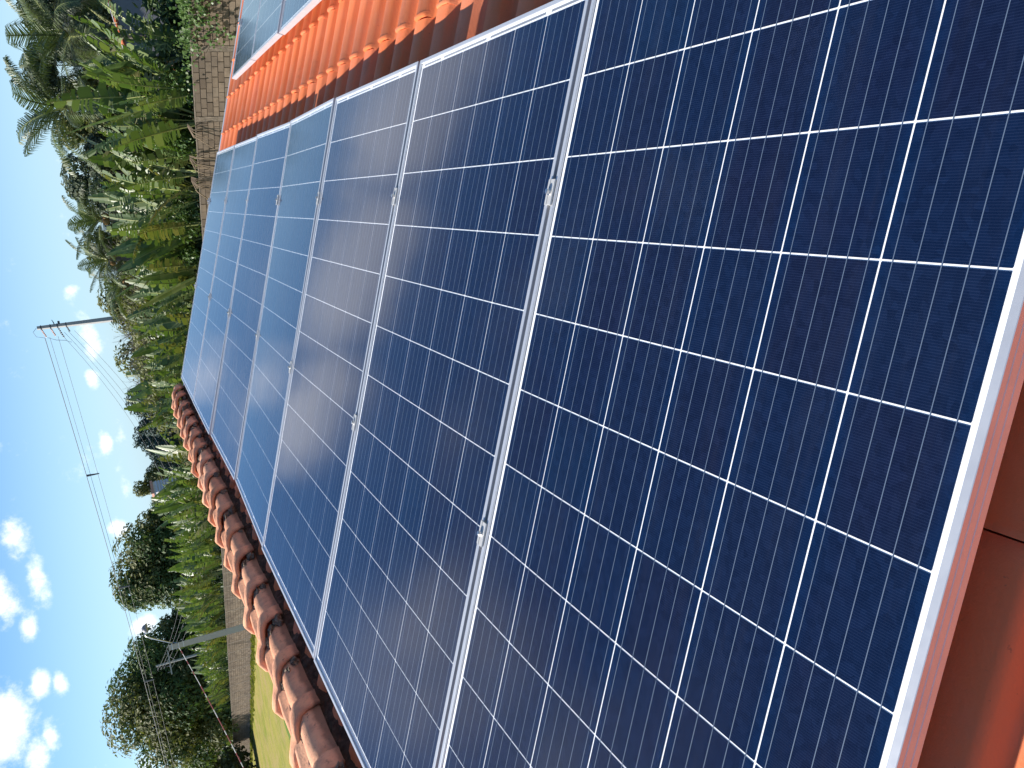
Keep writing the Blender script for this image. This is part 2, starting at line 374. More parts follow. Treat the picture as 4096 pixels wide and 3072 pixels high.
for k in range(5200):
    t = rng.uniform(40, 170); b = -.12 - abs(rng.gauss(0, 1)) * .45
    p = wallp(t, b); h = rng.uniform(.05, .16) * (1.7 if b > -.7 and rng.random() < .25 else 1); a = rng.uniform(0, pi); ww = rng.uniform(.08, .3)
    d = Vector((cos(a), sin(a), 0)) * ww; lean = Vector((rng.uniform(-.05, .05), rng.uniform(-.05, .05), 0))
    g.add([p - d, p + d, p + d * .3 + lean + Vector((0, 0, h)), p - d * .5 + lean + Vector((0, 0, h * .8))], [(0, 1, 2, 3)])
L_grass = leafmat('lawn_grass_blade', (.17, .20, .045), (.24, .23, .06), (.12, .16, .03), .25, .8, True)
tag(g.build('grass', L_grass), kind='stuff')

# ------------------------------------------------------------------ the house: tiled roof, ridge, walls
house = thing('tiled_house', 'single-storey house whose terracotta tiled roof carries the solar panels', 'house', (0, 0, 0))
HM = Matrix.Identity(4)
TD = -0.14                                   # tile plane below the panel faces
GA = 0.345
def yedges():
    e = [8.1]
    while e[-1] > -1.6:
        y = e[-1]; e.append(y - (.222 + max(0, min(1, (y - 4.6) / 3)) * .055))
    return e
YE = yedges()
def tile_geom(wd, gauge, end=True, r=None):
    pr = [(0, 0), (.06, .002), (.22, -.004), (.40, -.002), (.445, .006), (.475, .024), (.53, .033), (.72, .037), (.91, .034), (.975, .024), (.998, .004)]
    st = [(0.0, .005), (.009, .0075), (.018, 0), (gauge - .004, 0.0)]
    v = []; f = []
    for k, (sx, lip) in enumerate(st):
        for (py, pz) in pr:
            wgt = max(0, min(1, (pz - .012) / .022))
            xx = sx
            if k == 0: xx = -.002 * (1 - wgt)
            if k == 3: xx = gauge + .003 - .0075 * wgt
            zz = pz + lip * wgt + .0035 * (1 - sx / gauge)
            v.append((xx, py * wd, zz))
    n = len(pr)
    for k in range(3): f += [(k * n + j, k * n + j + 1, (k + 1) * n + j + 1, (k + 1) * n + j) for j in range(n - 1)]
    b = len(v); v += v[:n]
    for (py, pz) in pr: v.append((.004, py * wd, pz - .022))
    f += [(b + n + j, b + n + j + 1, b + j + 1, b + j) for j in range(n - 1)]
    b2 = len(v); v += v[3 * n:4 * n]
    for (py, pz) in pr: v.append((gauge - .007, py * wd, pz - .022))
    f += [(b2 + j, b2 + j + 1, b2 + n + j + 1, b2 + n + j) for j in range(n - 1)]
    return v, [q_[::-1] for q_ in f]
tile_cache = {}
def tile_mesh(wd, ga=GA):
    k = (round(wd * 200), ga)
    if k not in tile_cache:
        v, f = tile_geom(k[0] / 200, ga); tile_cache[k] = mesh('roof_tile', v, f, M_tile, None, True)
    return tile_cache[k]
rng = random.Random(3)
hid = MB()
for c in range(len(YE) - 1):
    y1, y0 = YE[c], YE[c + 1]; wd = round((y1 - y0) * 200) / 200
    for k in range(-9, 10):
        s0 = 2.218 + k * GA
        if s0 < -.6: continue
        ga = GA
        if s0 < -.385: ga = round(s0 + GA + .385, 3); s0 = -.385
        # jitter of hand-laid tiles
        js = rng.uniform(-.002, .002); jz = rng.uniform(-.002, .002); rot = rng.uniform(-.004, .004)
        vis = (-.1 <= k + 1 <= 2.1 and y1 > 1.2) or (s0 < .02 and y1 > 1.0) or (y0 < .12 and y1 > -.5 and .55 < s0 < 2.2)
        ml = ROOF @ Matrix.Translation((s0 + js, y0, TD + jz - .02)) @ Matrix.Rotation(rot, 4, 'Z')
        if vis: put('roof_tile', tile_mesh(wd, ga), house, ml)
        else:
            v, f = tile_geom(wd, ga); hid.add([ml @ Vector(a) for a in v], f)
o = put('roof_tile', mesh('roof_tile', hid.v, hid.f, M_tile, None, True), house); tag(o, kind='stuff')
# deck, far slope, walls
d = MB()
ye, yn = 8.07, -1.62
apex_x = -.36
pr = [(-.385, -.215), (5.75, -.215), (5.75, -.26), (-.385, -.26)]
d.add([roofp(s, y, n) for y in (yn, ye) for (s, n) in pr], [(0, 1, 5, 4), (1, 2, 6, 5), (2, 3, 7, 6), (3, 0, 4, 7), (3, 2, 1, 0), (4, 5, 6, 7)])
d.build('roof_deck', M_deck, house)
# the other slope of the gable, tiles joined
hid2 = MB()
ROOF2 = Matrix.Translation((2 * apex_x, 0, 0)) @ Matrix.Scale(-1, 4, (1, 0, 0)) @ ROOF
for c in range(len(YE) - 1):
    y1, y0 = YE[c], YE[c + 1]
    for k in range(-7, 5):
        v, f = tile_geom(y1 - y0, GA); ml = ROOF2 @ Matrix.Translation((2.218 + k * GA, y0, TD - .02))
        hid2.add([ml @ Vector(a) for a in v], [tuple(reversed(x)) for x in f])
o = put('roof_tile', mesh('roof_tile', hid2.v, hid2.f, M_tile, None, True), house); tag(o, kind='stuff')
d = MB()
P2 = lambda s, y, n: ROOF2 @ Vector((s, y, n))
d.add([P2(s, y, n) for y in (yn, ye) for (s, n) in [(-.385, -.215), (4.0, -.215), (4.0, -.26), (-.385, -.26)]], [(4, 5, 1, 0), (5, 6, 2, 1), (6, 7, 3, 2), (7, 4, 0, 3), (0, 1, 2, 3), (7, 6, 5, 4)])
d.build('roof_deck', M_deck, house)
d = MB()
xr = roofp(5.3, 0, -.26); xl = P2(3.6, 0, -.26); xa = roofp(-.385, 0, -.27)
prof = [(xl.x, 0), (xr.x, 0), (xr.x, xr.z - .01), (xa.x, xa.z - .01), (xl.x, xl.z - .01)]
n = len(prof)
d.add([(x, y, z) for y in (-1.4, 7.85) for (x, z) in prof], [(j, (j + 1) % n, n + (j + 1) % n, n + j) for j in range(n)] + [tuple(range(n - 1, -1, -1)), tuple(n + j for j in range(n))])
d.build('wall', M_plaster, house)
# metal verge flashing on the far gable
d = MB()
for (s0, s1) in ((-.3, 2.0), (2.0, 4.1), (4.1, 5.8)):
    a = [(8.08, -.215), (8.08, -.125), (8.115, -.122), (8.135, -.122), (8.135, -.25)]
    vs = [(s, y, n_) for s in (s0 + .003, s1) for (y, n_) in a]
    d.add([ROOF @ Vector(p) for p in vs], [(j, j + 1, 6 + j, 5 + j) for j in range(4)] + [(0, 5, 9, 4)])
d.build('verge_flashing', M_flash, house)

# ridge tiles
RXW, RZW = -.36, Z0 + .07                    # crest line
prof = [(.094, -.098), (.093, -.078), (.088, -.052), (.077, -.031), (.058, -.017), (.034, -.011), (.012, -.013), (-.002, .012), (-.02, .018), (-.045, .011), (-.07, -.008), (-.09, -.042), (-.10, -.085), (-.10, -.11)]
def ridge_mesh(seed):
    r = random.Random(seed)
    st = [(0, 1.24, .013, .8), (.01, 1.28, .017, 1), (.04, 1.29, .018, 1), (.075, 1.26, .014, 1), (.092, 1.06, .003, .6), (.11, 1.0, 0, 0), (.25, .975, 0, 0), (.42, .93, -.008, 0)]
    v = []; f = []; n = len(prof)
    for (yy, sc, dz, sm) in st:
        for (px, pz) in prof:
            rib = .016 if -.03 < px < 0.0 else 0
            pz2 = pz - rib * sm
            # the collar leans: its right flank reaches forward
            v.append((px * sc + r.uniform(-.0015, .0015), yy + px * .55 * (1 if yy < .10 else .0) + r.uniform(-.002, .002), (pz2 + .06) * sc - .06 + dz))
    for k in range(len(st) - 1): f += [(k * n + j, k * n + j + 1, (k + 1) * n + j + 1, (k + 1) * n + j) for j in range(n - 1)]
    b = len(v)
    for j in range(n): p = v[j]; v.append((p[0] * .86, p[1] + .004, (p[2] + .06) * .84 - .066))
    f += [(b + j, b + j + 1, j + 1, j) for j in range(n - 1)]
    c0 = len(v)
    for j in range(n): p = v[b + j]; v.append((p[0], p[1] + .1, p[2]))
    f += [(c0 + j, c0 + j + 1, b + j + 1, b + j) for j in range(n - 1)]
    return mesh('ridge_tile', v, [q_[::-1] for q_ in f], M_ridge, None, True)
RM = [ridge_mesh(k) for k in range(5)]
def blob(seed, sx, sy, sz, mm, name, nu=10, nv=6, amp=.35):
    r = random.Random(seed); v = []; f = []
    for i in range(nv + 1):
        t = pi * i / nv
        for j in range(nu):
            a = 2 * pi * j / nu; k = 1 + r.uniform(-amp, amp)
            v.append((sx * sin(t) * cos(a) * k, sy * sin(t) * sin(a) * k, sz * cos(t) * k))
    for i in range(nv): f += [(i * nu + j, i * nu + (j + 1) % nu, (i + 1) * nu + (j + 1) % nu, (i + 1) * nu + j) for j in range(nu)]
    return mesh(name, v, f, mm)
JM = [blob(k, .045, .03, .022, M_joint, 'joint_mortar') for k in range(4)]
rng = random.Random(9)
yy = 8.13; k = 0
while yy > -1.4:
    yy -= .355 + rng.uniform(-.008, .008)
    ml = Matrix.Translation((RXW + rng.uniform(-.007, .007), yy, RZW + rng.uniform(-.006, .006))) @ Matrix.Rotation(rng.uniform(-.022, .022), 4, 'Z') @ Matrix.Rotation(.03 + rng.uniform(-.008, .008), 4, 'X') @ Matrix.Rotation(rng.uniform(-.04, .04), 4, 'Y')
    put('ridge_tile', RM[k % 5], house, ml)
    for (dx, dz, sc) in ((.015, -.022, .85), (.055, -.040, .9), (.085, -.070, .85), (-.055, -.015, .8)):
        if rng.random() < .9:
            put('joint_mortar', JM[rng.randrange(4)], house, Matrix.Translation((RXW + dx, yy - .006 + dx * .55, RZW + dz)) @ Matrix.Rotation(rng.uniform(0, 6), 4, 'Z') @ Matrix.Scale(sc * rng.uniform(.7, 1.05), 4))
    k += 1
# rough mortar bed between ridge tiles and the first course
v = []; f = []; rng = random.Random(12)
ny = 520; nx = 11
BED = [(-.352, .01), (-.318, -.002), (-.297, -.010), (-.284, -.020), (-.276, -.034), (-.270, -.048), (-.264, -.062), (-.258, -.075), (-.248, -.087), (-.236, -.098), (-.222, -.135)]
for i in range(ny):
    y = -1.4 + 9.45 * i / (ny - 1)
    edge = .010 * sin(y * 13.1) + .010 * sin(y * 31 + 1) + .006 * sin(y * 57)
    for j in range(nx):
        bx, bz = BED[j]; u = j / (nx - 1)
        v.append((bx + edge * u + rng.uniform(-.006, .006), y + rng.uniform(-.005, .005), Z0 + bz + rng.uniform(-.005, .005)))
for i in range(ny - 1): f += [(i * nx + j, i * nx + j + 1, (i + 1) * nx + j + 1, (i + 1) * nx + j) for j in range(nx - 1)]
put('mortar_bed', mesh('mortar_bed', v, f, M_mortar), house)

# ------------------------------------------------------------------ solar panels
CP = .1590; PW = .9946; PITCH = 1.00881; MR = .0272; ME = .0253; MS = (PW - 6 * CP) / 2
PL = 12 * CP + MR + ME
def frame_mesh():
    # outer profile (offset outwards, z) with two shallow grooves, then lip and inner step
    pr = [(0, 0), (0, .0105), (-.0005, .0113), (-.0005, .0127), (0, .0135), (0, .0235), (-.0005, .0243), (-.0005, .0257), (0, .0265), (0, .0342), (-.0008, .035), (-.0102, .035), (-.011, .0345), (-.011, .0305)]
    v = []; f = []
    for (o_, z) in pr:
        v += [(-o_, -o_, z), (PL + o_, -o_, z), (PL + o_, PW + o_, z), (-o_, PW + o_, z)]
    for k in range(len(pr) - 1):
        for j in range(4): f.append((k * 4 + j, k * 4 + (j + 1) % 4, (k + 1) * 4 + (j + 1) % 4, (k + 1) * 4 + j))
    # bottom flange
    b = len(v); v += [(.03, .03, 0), (PL - .03, .03, 0), (PL - .03, PW - .03, 0), (.03, PW - .03, 0)]
    for j in range(4): f.append(((j + 1) % 4, j, b + j, b + (j + 1) % 4))
    return mesh('frame', v, f, M_alu)
ME_frame = frame_mesh()
def cell_mesh():
    h = .1559 / 2; c = .0005; v = []; f = []; mi = []
    v += [(-h + c, -h, 0), (h - c, -h, 0), (h, -h + c, 0), (h, h - c, 0), (h - c, h, 0), (-h + c, h, 0), (-h, h - c, 0), (-h, -h + c, 0)]
    f.append(tuple(range(8))); mi.append(0)
    for k in range(5):
        y = -.0784 + .1568 * (k + .5) / 5; b = len(v); ww = .00062
        v += [(-.0795, y - ww, .00025), (.0795, y - ww, .00025), (.0795, y + ww, .00025), (-.0795, y + ww, .00025)]
        f.append((b, b + 1, b + 2, b + 3)); mi.append(1)
    return mesh('solar_cell', v, f, [M_cell, M_bus], mi)
ME_cell = cell_mesh()
ME_backs = mesh('backsheet', [(.0105, .0105, .0292), (PL - .0105, .0105, .0292), (PL - .0105, PW - .0105, .0292), (.0105, PW - .0105, .0292)], [(0, 1, 2, 3)], M_back)
ME_glass = mesh('glass', [(.0109, .0109, .0326), (PL - .0109, .0109, .0326), (PL - .0109, PW - .0109, .0326), (.0109, PW - .0109, .0326)], [(0, 1, 2, 3)], M_glass)
def ribbon_mesh(x, offs):
    b = MB()
    for (a, c) in offs:
        b.add([(x - .0028, a, .0298), (x + .0028, a, .0298), (x + .0028, c, .0298), (x - .0028, c, .0298)], [(0, 1, 2, 3)])
    return mesh('end_ribbon', b.v, b.f, M_rib)
r1 = ribbon_mesh(MR - .0065, [(MS + .012 + k * 2 * CP, MS + 2 * CP * (k + 1) - .014) for k in range(3)])
r2 = ribbon_mesh(PL - ME + .0065, [(MS + .012, MS + CP - .014), (MS + CP + .012, MS + 3 * CP - .014), (MS + 3 * CP + .012, MS + 5 * CP - .014), (MS + 5 * CP + .012, MS + 6 * CP - .012)])
def solar_panel(label, s0, y0, z00, zL0, z0W, zLW, group):
    """heights of the top face above the array plane at its four corners (upper/lower edge, near/far)"""
    a = (z00 + zL0 + z0W + zLW) / 4
    bs = ((zL0 + zLW) - (z00 + z0W)) / 2 / PL; by = ((z0W + zLW) - (z00 + zL0)) / 2 / PW
    ex = Vector((1, 0, bs)).normalized(); n = ex.cross(Vector((0, 1, by))).normalized(); ey = n.cross(ex)
    o_ = Vector((s0 + PL / 2, y0 + PW / 2, a)) - ex * PL / 2 - ey * PW / 2 - n * .035
    M = Matrix(((ex.x, ey.x, n.x, o_.x), (ex.y, ey.y, n.y, o_.y), (ex.z, ey.z, n.z, o_.z), (0, 0, 0, 1)))
    t = thing('solar_panel', label, 'solar panel', group=group, mat4=ROOF @ M)
    put('frame', ME_frame, t); put('backsheet', ME_backs, t)
    put('end_ribbon', r1, t); put('end_ribbon', r2, t)
    for i in range(12):
        for j in range(6):
            put('solar_cell', ME_cell, t, loc=(MR + (i + .5) * CP, MS + (j + .5) * CP, .0299))
    put('glass', ME_glass, t)
    return t
RIDGE_DZ = [0, 0, 0, 0, -.028, .004, .017, .017]; EAVE_DZ = [0, 0, 0, .008, -.006, -.010, -.005, .008]
PLAB = ['dark blue solar panel nearest the viewer, filling the right of the photo', 'second solar panel from the viewer in the long row along the ridge',
        'third solar panel from the viewer in the long row along the ridge', 'middle solar panel of the seven in the long row along the ridge',
        'fifth solar panel from the viewer in the long row along the ridge', 'next to farthest solar panel in the long row along the ridge',
        'farthest solar panel of the long row, beside the end of the ridge tiles']
for i in range(7):
    solar_panel(PLAB[i], 0, i * PITCH, RIDGE_DZ[i], EAVE_DZ[i], RIDGE_DZ[i + 1], EAVE_DZ[i + 1], 'solar panels in the long row along the ridge')
ARR2 = ['farthest solar panel of the lower row, at the roof end nearest the brick wall', 'second solar panel from the far end of the lower row below the tiles',
        'third solar panel from the far end of the lower row below the tiles', 'solar panel in the lower row showing only a corner at the photo edge']
S2, Y2 = 2.545, 6.825
for i in range(4):
    dz = [.0, .004, -.003, -.012][i]
    solar_panel(ARR2[i], S2, Y2 - PW - i * PITCH, dz, dz, dz + .002, dz - .004, 'solar panels in the lower row beyond the bare tiles')

def clamp_parts():
    b = MB(); b.box(-.026, .026, -.0125, .0125, .001, .0045)
    b.box(-.026, .026, -.0052, -.0022, -.030, .001); b.box(-.026, .026, .0022, .0052, -.030, .001)
    b.box(-.026, .026, .0032, .0046, .0045, .0058)
    plate = mesh('clamp_plate', b.v, b.f, M_clamp)
    b = MB()
    for (r_, z0, z1, nn) in ((.0072, .0046, .0062, 12), (.0058, .0062, .0125, 6)):
        b.tube([(0, 0, z0), (0, 0, z1)], r_, nn)
    b.tube([(0, 0, .0125), (0, 0, .0135)], .0032, 6)
    return plate, mesh('bolt', b.v, b.f, M_bolt)
ME_plate, ME_bolt = clamp_parts()
def clamp(label, s, y, dz, group):
    t = thing('panel_clamp', label, 'clamp', group=group, mat4=ROOF @ Matrix.Translation((s, y, dz)))
    put('clamp_plate', ME_plate, t); put('bolt', ME_bolt, t)
NM = ['first', 'second', 'third', 'fourth', 'fifth', 'sixth']
for gidx in range(1, 8):
    for (s, side) in ((.818, 'ridge'), (1.546, 'eave')):
        y = gidx * PITCH - (PITCH - PW) / 2
        u = s / PL; dz = RIDGE_DZ[gidx] * (1 - u) + EAVE_DZ[gidx] * u
        if gidx < 7: lab = f'aluminium {side}-side clamp between the {NM[gidx-1]} and {(NM + ["seventh"])[gidx]} panels of the long row'
        else: lab = f'aluminium end clamp on the {side} side at the far edge of the long panel row'; y += .003
        clamp(lab, s, y, dz, 'clamps holding the long panel row')
for k in range(0, 3):
    y = Y2 - k * PITCH + (PITCH - PW) / 2
    clamp('aluminium clamp ' + ['at the far edge of the lower panel row', 'between the two farthest panels of the lower row', 'between the second and third panels of the lower row'][k], S2 + .45, y, .004, 'clamps holding the lower panel row')
# mounting rails under the rows, on short hooks
def rail(s, y0, y1, label):
    b = MB(); b.box(s - .02, s + .02, y0, y1, -.0785, -.0375)
    b.box(s - .022, s + .022, y0 + .02, y0 + .05, -.115, -.0788); b.box(s - .022, s + .022, y1 - .06, y1 - .03, -.115, -.0788)
    yk = y0 + .9
    while yk < y1 - .3: b.box(s - .022, s + .022, yk, yk + .03, -.115, -.0788); yk += 1.2
    o = put('mounting_rail', mesh('mounting_rail', b.v, b.f, M_clamp), mat4=ROOF)
    tag(o, label, 'rail', 'mounting rails under the panels')
rail(.818, .03, 7.12, 'aluminium mounting rail under the ridge side of the long panel row')
rail(1.546, .03, 7.12, 'aluminium mounting rail under the eave side of the long panel row')
rail(S2 + .45, 2.8, 6.88, 'aluminium mounting rail under the upper side of the lower panel row')
rail(S2 + 1.5, 2.8, 6.88, 'aluminium mounting rail under the lower side of the lower panel row')

# ------------------------------------------------------------------ the brick wall along the back
WH = 2.2
wall = thing('brick_wall', 'long weathered block wall running behind the roof and along the lawn', 'wall', mat4=WALLM)
b = MB(); b.box(-14, 250, .012, .13, 0, WH - .012); b.build('mortar_core', M_bmortar, wall)
rng = random.Random(21)
def brick_geom(l, h, r):
    c = .006; j = lambda: r.uniform(-.004, .004)
    fy = r.uniform(-.004, .007)
    v = [(0, .06, 0), (l, .06, 0), (l, .06, h), (0, .06, h), (c + j() * .5, fy, c), (l - c + j(), fy, c + j() * .5), (l - c + j(), fy, h - c + j() * .6), (c + j(), fy, h - c)]
    return v, [(4, 5, 6, 7), (0, 1, 5, 4), (1, 2, 6, 5), (2, 3, 7, 6), (3, 0, 4, 7)]
BRK = {}
def brick_mesh(l, kind):
    key = (round(l, 2), kind)
    if key not in BRK:
        v, f = brick_geom(round(l, 2), .187, random.Random(kind * 7 + int(l * 100))); BRK[key] = mesh('brick', v, f, M_brick)
    return BRK[key]
PILS = [12.6, 17.18, 19.97, 22.7, 25.34, 28.2] + [31 + 2.75 * k for k in range(80)]
PILS = [p for p in PILS if p < 249]
pb = MB(); hidb = MB(); nb = 0
edges = [-14] + PILS + [250]
for a, c_ in zip(edges[:-1], edges[1:]):
    x0 = a + (.11 if a > -14 else 0); x1 = c_ - .11
    for row in range(11):
        z = row * .2 + .006
        x = x0 + .006 - (.2 if row % 2 else 0) + rng.uniform(-.03, .03)
        while x < x1 - .03:
            xa = max(x, x0 + .006); xb = min(x + .385 + rng.uniform(-.012, .012), x1 - .004); l = xb - xa
            if l > .05:
                top = row >= 4
                if top and ((14.2 < xa < 24.2) or (24.2 <= xa < 31.5 and row >= 6)) and nb < 300:
                    put('brick', brick_mesh(l, rng.randrange(3)), wall, loc=(xa, rng.uniform(-.006, .002), z + rng.uniform(-.004, .004))); nb += 1
                else:
                    v, f = brick_geom(l, .187, rng); hidb.add([(p[0] + xa, p[1], p[2] + z) for p in v], f)
            x = x + .40
    if c_ < 249:
        pb.box(c_ - .105, c_ + .105, -.006, .13, 0, WH - .004)
tag(put('brick', mesh('brick', hidb.v, hidb.f, M_brick), wall), kind='stuff')
for k in range(0, 8):
    p = PILS[k]
    b = MB(); v = []; nz_ = 14
    for i in range(nz_ + 1):
        z = (WH - .006) * i / nz_
        for xx in (-.105, -.05, 0, .05, .105): v.append((p + xx + rng.uniform(-.008, .008), -.007 + rng.uniform(-.007, .007), z))
    f = [(i * 5 + j, i * 5 + j + 1, (i + 1) * 5 + j + 1, (i + 1) * 5 + j) for i in range(nz_) for j in range(4)]
    put('pillar', mesh('pillar', v, f, M_pil), wall)
tag(put('pillar', mesh('pillar', pb.v[8 * 8:], [tuple(i - 64 for i in q_) for q_ in pb.f[48:]], M_pil), wall), kind='stuff')
b = MB(); x = -14
while x < 250:
    l = rng.uniform(.9, 1.6); h = rng.uniform(0, .012); b.box(x, x + l - .006, -.006, .135, WH - .012, WH + .006 + h); x += l
b.build('coping', M_pil, wall)

# ------------------------------------------------------------------ foliage builders
def blade_mesh(name, L, Wd, bend, torn, mats, seed, petiole=.34, curl=.35, side=0.0):
    """one big paddle leaf growing up +Z and arching over to +X; torn into strips along its ribs"""
    r = random.Random(seed); v = []; f = []; mi = []
    N = 22; pts = []; tan_ = []; ang = radians(3); p = Vector((0, 0, 0)); ds = L / N
    for i in range(N + 1):
        pts.append(p.copy()); t = i / N
        d_ = Vector((sin(ang), side * t * t * .6, cos(ang))).normalized(); tan_.append(d_); p = p + d_ * ds
        ang += bend / N * (0.25 + 1.9 * t * t)
    # midrib
    for i in range(N + 1):
        t = i / N; rr = .035 * (1 - t) + .006
        nrm = Vector((0, 1, 0)).cross(tan_[i]).normalized()
        v += [pts[i] + Vector((0, rr, 0)), pts[i] - Vector((0, rr, 0)), pts[i] - nrm * rr * -1.0]
    for i in range(N):
        a = i * 3; c = a + 3
        f += [(a, c, c + 2, a + 2), (a + 1, a + 2, c + 2, c + 1), (a, a + 1, c + 1, c)]; mi += [1, 1, 1]
    i0 = int(petiole * N)
    def P(t):
        x = t * N; i = min(int(x), N - 1); u = x - i
        return pts[i].lerp(pts[i + 1], u), tan_[i].lerp(tan_[i + 1], u).normalized()
    for sgn in (-1, 1):
        t = petiole
        droopside = r.uniform(.5, 2.1)
        while t < .995:
            dt = (r.uniform(.014, .034) if r.random() < .7 else r.uniform(.04, .11)) if torn else .05
            t2 = min(t + dt, 1.0)
            tm = (t + t2) / 2; uu = (tm - petiole) / (1 - petiole)
            wd = Wd * (max(0, sin(pi * min(1, (uu * .93 + .07) ** .72))) ** .62) * (r.uniform(.78, 1.08) if torn else 1)
            a0, d0 = P(t); a1, d1 = P(t2 - (dt * r.uniform(.12, .45) if torn else 0))
            nrm = Vector((0, 1, 0)).cross(d0).normalized()
            fw = r.uniform(.25, .55) if torn else .22
            droop = (curl + r.uniform(-.15, .45)) * droopside if torn else curl
            yv = Vector((0, sgn, 0))
            mid = (yv * cos(-.2) + nrm * .25) .normalized()
            e0 = a0 + mid * wd * .5 + d0 * wd * fw * .4; e1 = a1 + mid * wd * .5 + d1 * wd * fw * .4
            dn = Vector((0, 0, -1))
            o0 = e0 + (yv * cos(droop) + dn * sin(droop)) * wd * .5 + d0 * wd * fw * .5
            o1 = e1 + (yv * cos(droop) + dn * sin(droop)) * wd * .5 + d1 * wd * fw * .5
            if torn: o0 = o0.lerp(o1, r.uniform(0, .45))
            bi = len(v); v += [a0, a1, e1, e0, o1, o0]
            q1 = (bi, bi + 1, bi + 2, bi + 3); q2 = (bi + 3, bi + 2, bi + 4, bi + 5)
            if sgn > 0: q1 = q1[::-1]; q2 = q2[::-1]
            f += [q1, q2]; mi += [0, 0]
            t = t2
    return mesh(name, v, f, mats, mi)
LM = {'green': [blade_mesh('leaf', 3.5 + .28 * (k % 3), .30 + .045 * (k % 4), [.35, .6, .9, .45, 1.2, .3, .75, .5][k], k not in (5,), [L_green, M_rib_y], 100 + k, .3 + .03 * (k % 3), .5, [-.25, .2, 0, .3, -.2, .1, .0, -.3][k]) for k in range(8)],
      'olive': [blade_mesh('leaf', 3.2, .40, [1.1, 1.7, .8][k], True, [L_olive, M_rib_y], 200 + k, .32, .8, [.2, -.2, 0][k]) for k in range(3)],
      'dry': [blade_mesh('leaf', 2.9, .30, [1.9, 2.5, 1.4][k], True, [L_dry, M_stemtan], 300 + k, .3, 1.25, [.2, -.3, 0][k]) for k in range(3)]}
def stem_mesh(seed):
    r = random.Random(seed); b = MB()
    b.tube([(0, 0, 0), (r.uniform(-.05, .05), r.uniform(-.05, .05), .7), (r.uniform(-.08, .08), 0, 1.5)], [.15, .125, .08], 8)
    for k in range(7):
        a = r.uniform(0, 2 * pi); z = r.uniform(.35, 1.3); d_ = Vector((cos(a), sin(a), 0))
        s_ = d_.cross(Vector((0, 0, 1))) * .045
        p0 = d_ * .1 + Vector((0, 0, z)); p1 = d_ * .35 + Vector((0, 0, z - .05)); p2 = d_ * .42 + Vector((0, 0, z - r.uniform(.4, .9)))
        b.add([p0 - s_, p0 + s_, p1 + s_, p1 - s_, p2 + s_ * .4, p2 - s_ * .4], [(0, 1, 2, 3), (3, 2, 4, 5)])
    return mesh('stem', b.v, b.f, M_stemtan)
SM = [stem_mesh(k) for k in range(4)]
def leaf_plant(loc, h, label, group, rng, nl=11, dry=.12, olive=.2, fan=None):
    t = thing('banana_plant', label, 'banana plant', loc, group)
    sc = h / 4.6
    put('stem', SM[rng.randrange(4)], t, Matrix.Scale(sc, 4))
    a0 = rng.uniform(0, 6.3)
    for k in range(nl):
        a = (a0 + k * 2.4 + rng.uniform(-.4, .4)) if fan is None else fan + (0 if k % 2 else pi) + rng.uniform(-.55, .55)
        q_ = rng.random(); kind = 'dry' if q_ < dry else ('olive' if q_ < dry + olive else 'green')
        fx = -sin(0)*0 + (cos(a) * -WN.x + sin(a) * -WN.y)
        if fx > .35 and (kind == 'dry' or k > nl * .55): a += pi
        if kind == 'dry': tilt = rng.uniform(.75, 1.35); z = rng.uniform(.7, 1.3)
        else: tilt = (.03 + .50 * (k / nl) ** 1.3) + rng.uniform(-.05, .1); z = 1.1 + .25 * rng.random()
        m4 = Matrix.Translation((0, 0, z * sc)) @ Matrix.Rotation(a, 4, 'Z') @ Matrix.Rotation(tilt, 4, 'Y') @ Matrix.Rotation(rng.uniform(-.5, .5), 4, 'Z') @ Matrix.Scale(sc * rng.uniform(.85, 1.12), 4)
        put('leaf', LM[kind][rng.randrange(len(LM[kind]))], t, m4)
    return t

def leaf_cloud(name, lobes, n, size, mm, seed, parent, flat=.0, up=.35):
    """many leaf-sized faces spread through overlapping lobes (cx,cy,cz,rx,ry,rz); mostly near the outside"""
    r = random.Random(seed); v = []; f = []
    tot = sum(l[3] * l[4] + l[4] * l[5] + l[3] * l[5] for l in lobes)
    for l in lobes:
        m_ = int(n * (l[3] * l[4] + l[4] * l[5] + l[3] * l[5]) / tot)
        for _ in range(m_):
            d_ = Vector((r.gauss(0, 1), r.gauss(0, 1), r.gauss(0, 1)))
            if d_.length < 1e-3: continue
            d_.normalize(); rad = 1 - abs(r.gauss(0, .17)); rad *= 1 + .10 * sin(d_.x * 9 + l[0] * 3) * sin(d_.y * 8 + l[1]) + .08 * sin(d_.z * 11 + l[2] * 2)
            p = Vector((l[0] + d_.x * l[3] * rad, l[1] + d_.y * l[4] * rad, l[2] + d_.z * l[5] * rad))
            nn = (d_ + Vector((r.uniform(-.8, .8), r.uniform(-.8, .8), r.uniform(-.5, .8) + up))).normalized()
            a = nn.cross(Vector((r.uniform(-1, 1), r.uniform(-1, 1), r.uniform(-1, 1)))).normalized(); b_ = nn.cross(a)
            s1 = size * r.uniform(.55, 1.25); s2 = s1 * r.uniform(.35, .6)
            bi = len(v)
            v += [p - a * s1, p + b_ * s2 - a * s1 * .1, p + a * s1 - nn * s1 * .25, p - b_ * s2 - a * s1 * .1]
            f.append((bi, bi + 1, bi + 2, bi + 3))
    return put(name, mesh(name, v, f, mm), parent)
def limbs(b, base, targets, r0, rng):
    base = Vector(base)
    for t in targets:
        t = Vector(t); m1 = base.lerp(t, .45) + Vector((rng.uniform(-.3, .3), rng.uniform(-.3, .3), rng.uniform(0, .5)))
        b.tube([base, m1, t], [r0, r0 * .6, r0 * .2], 5)
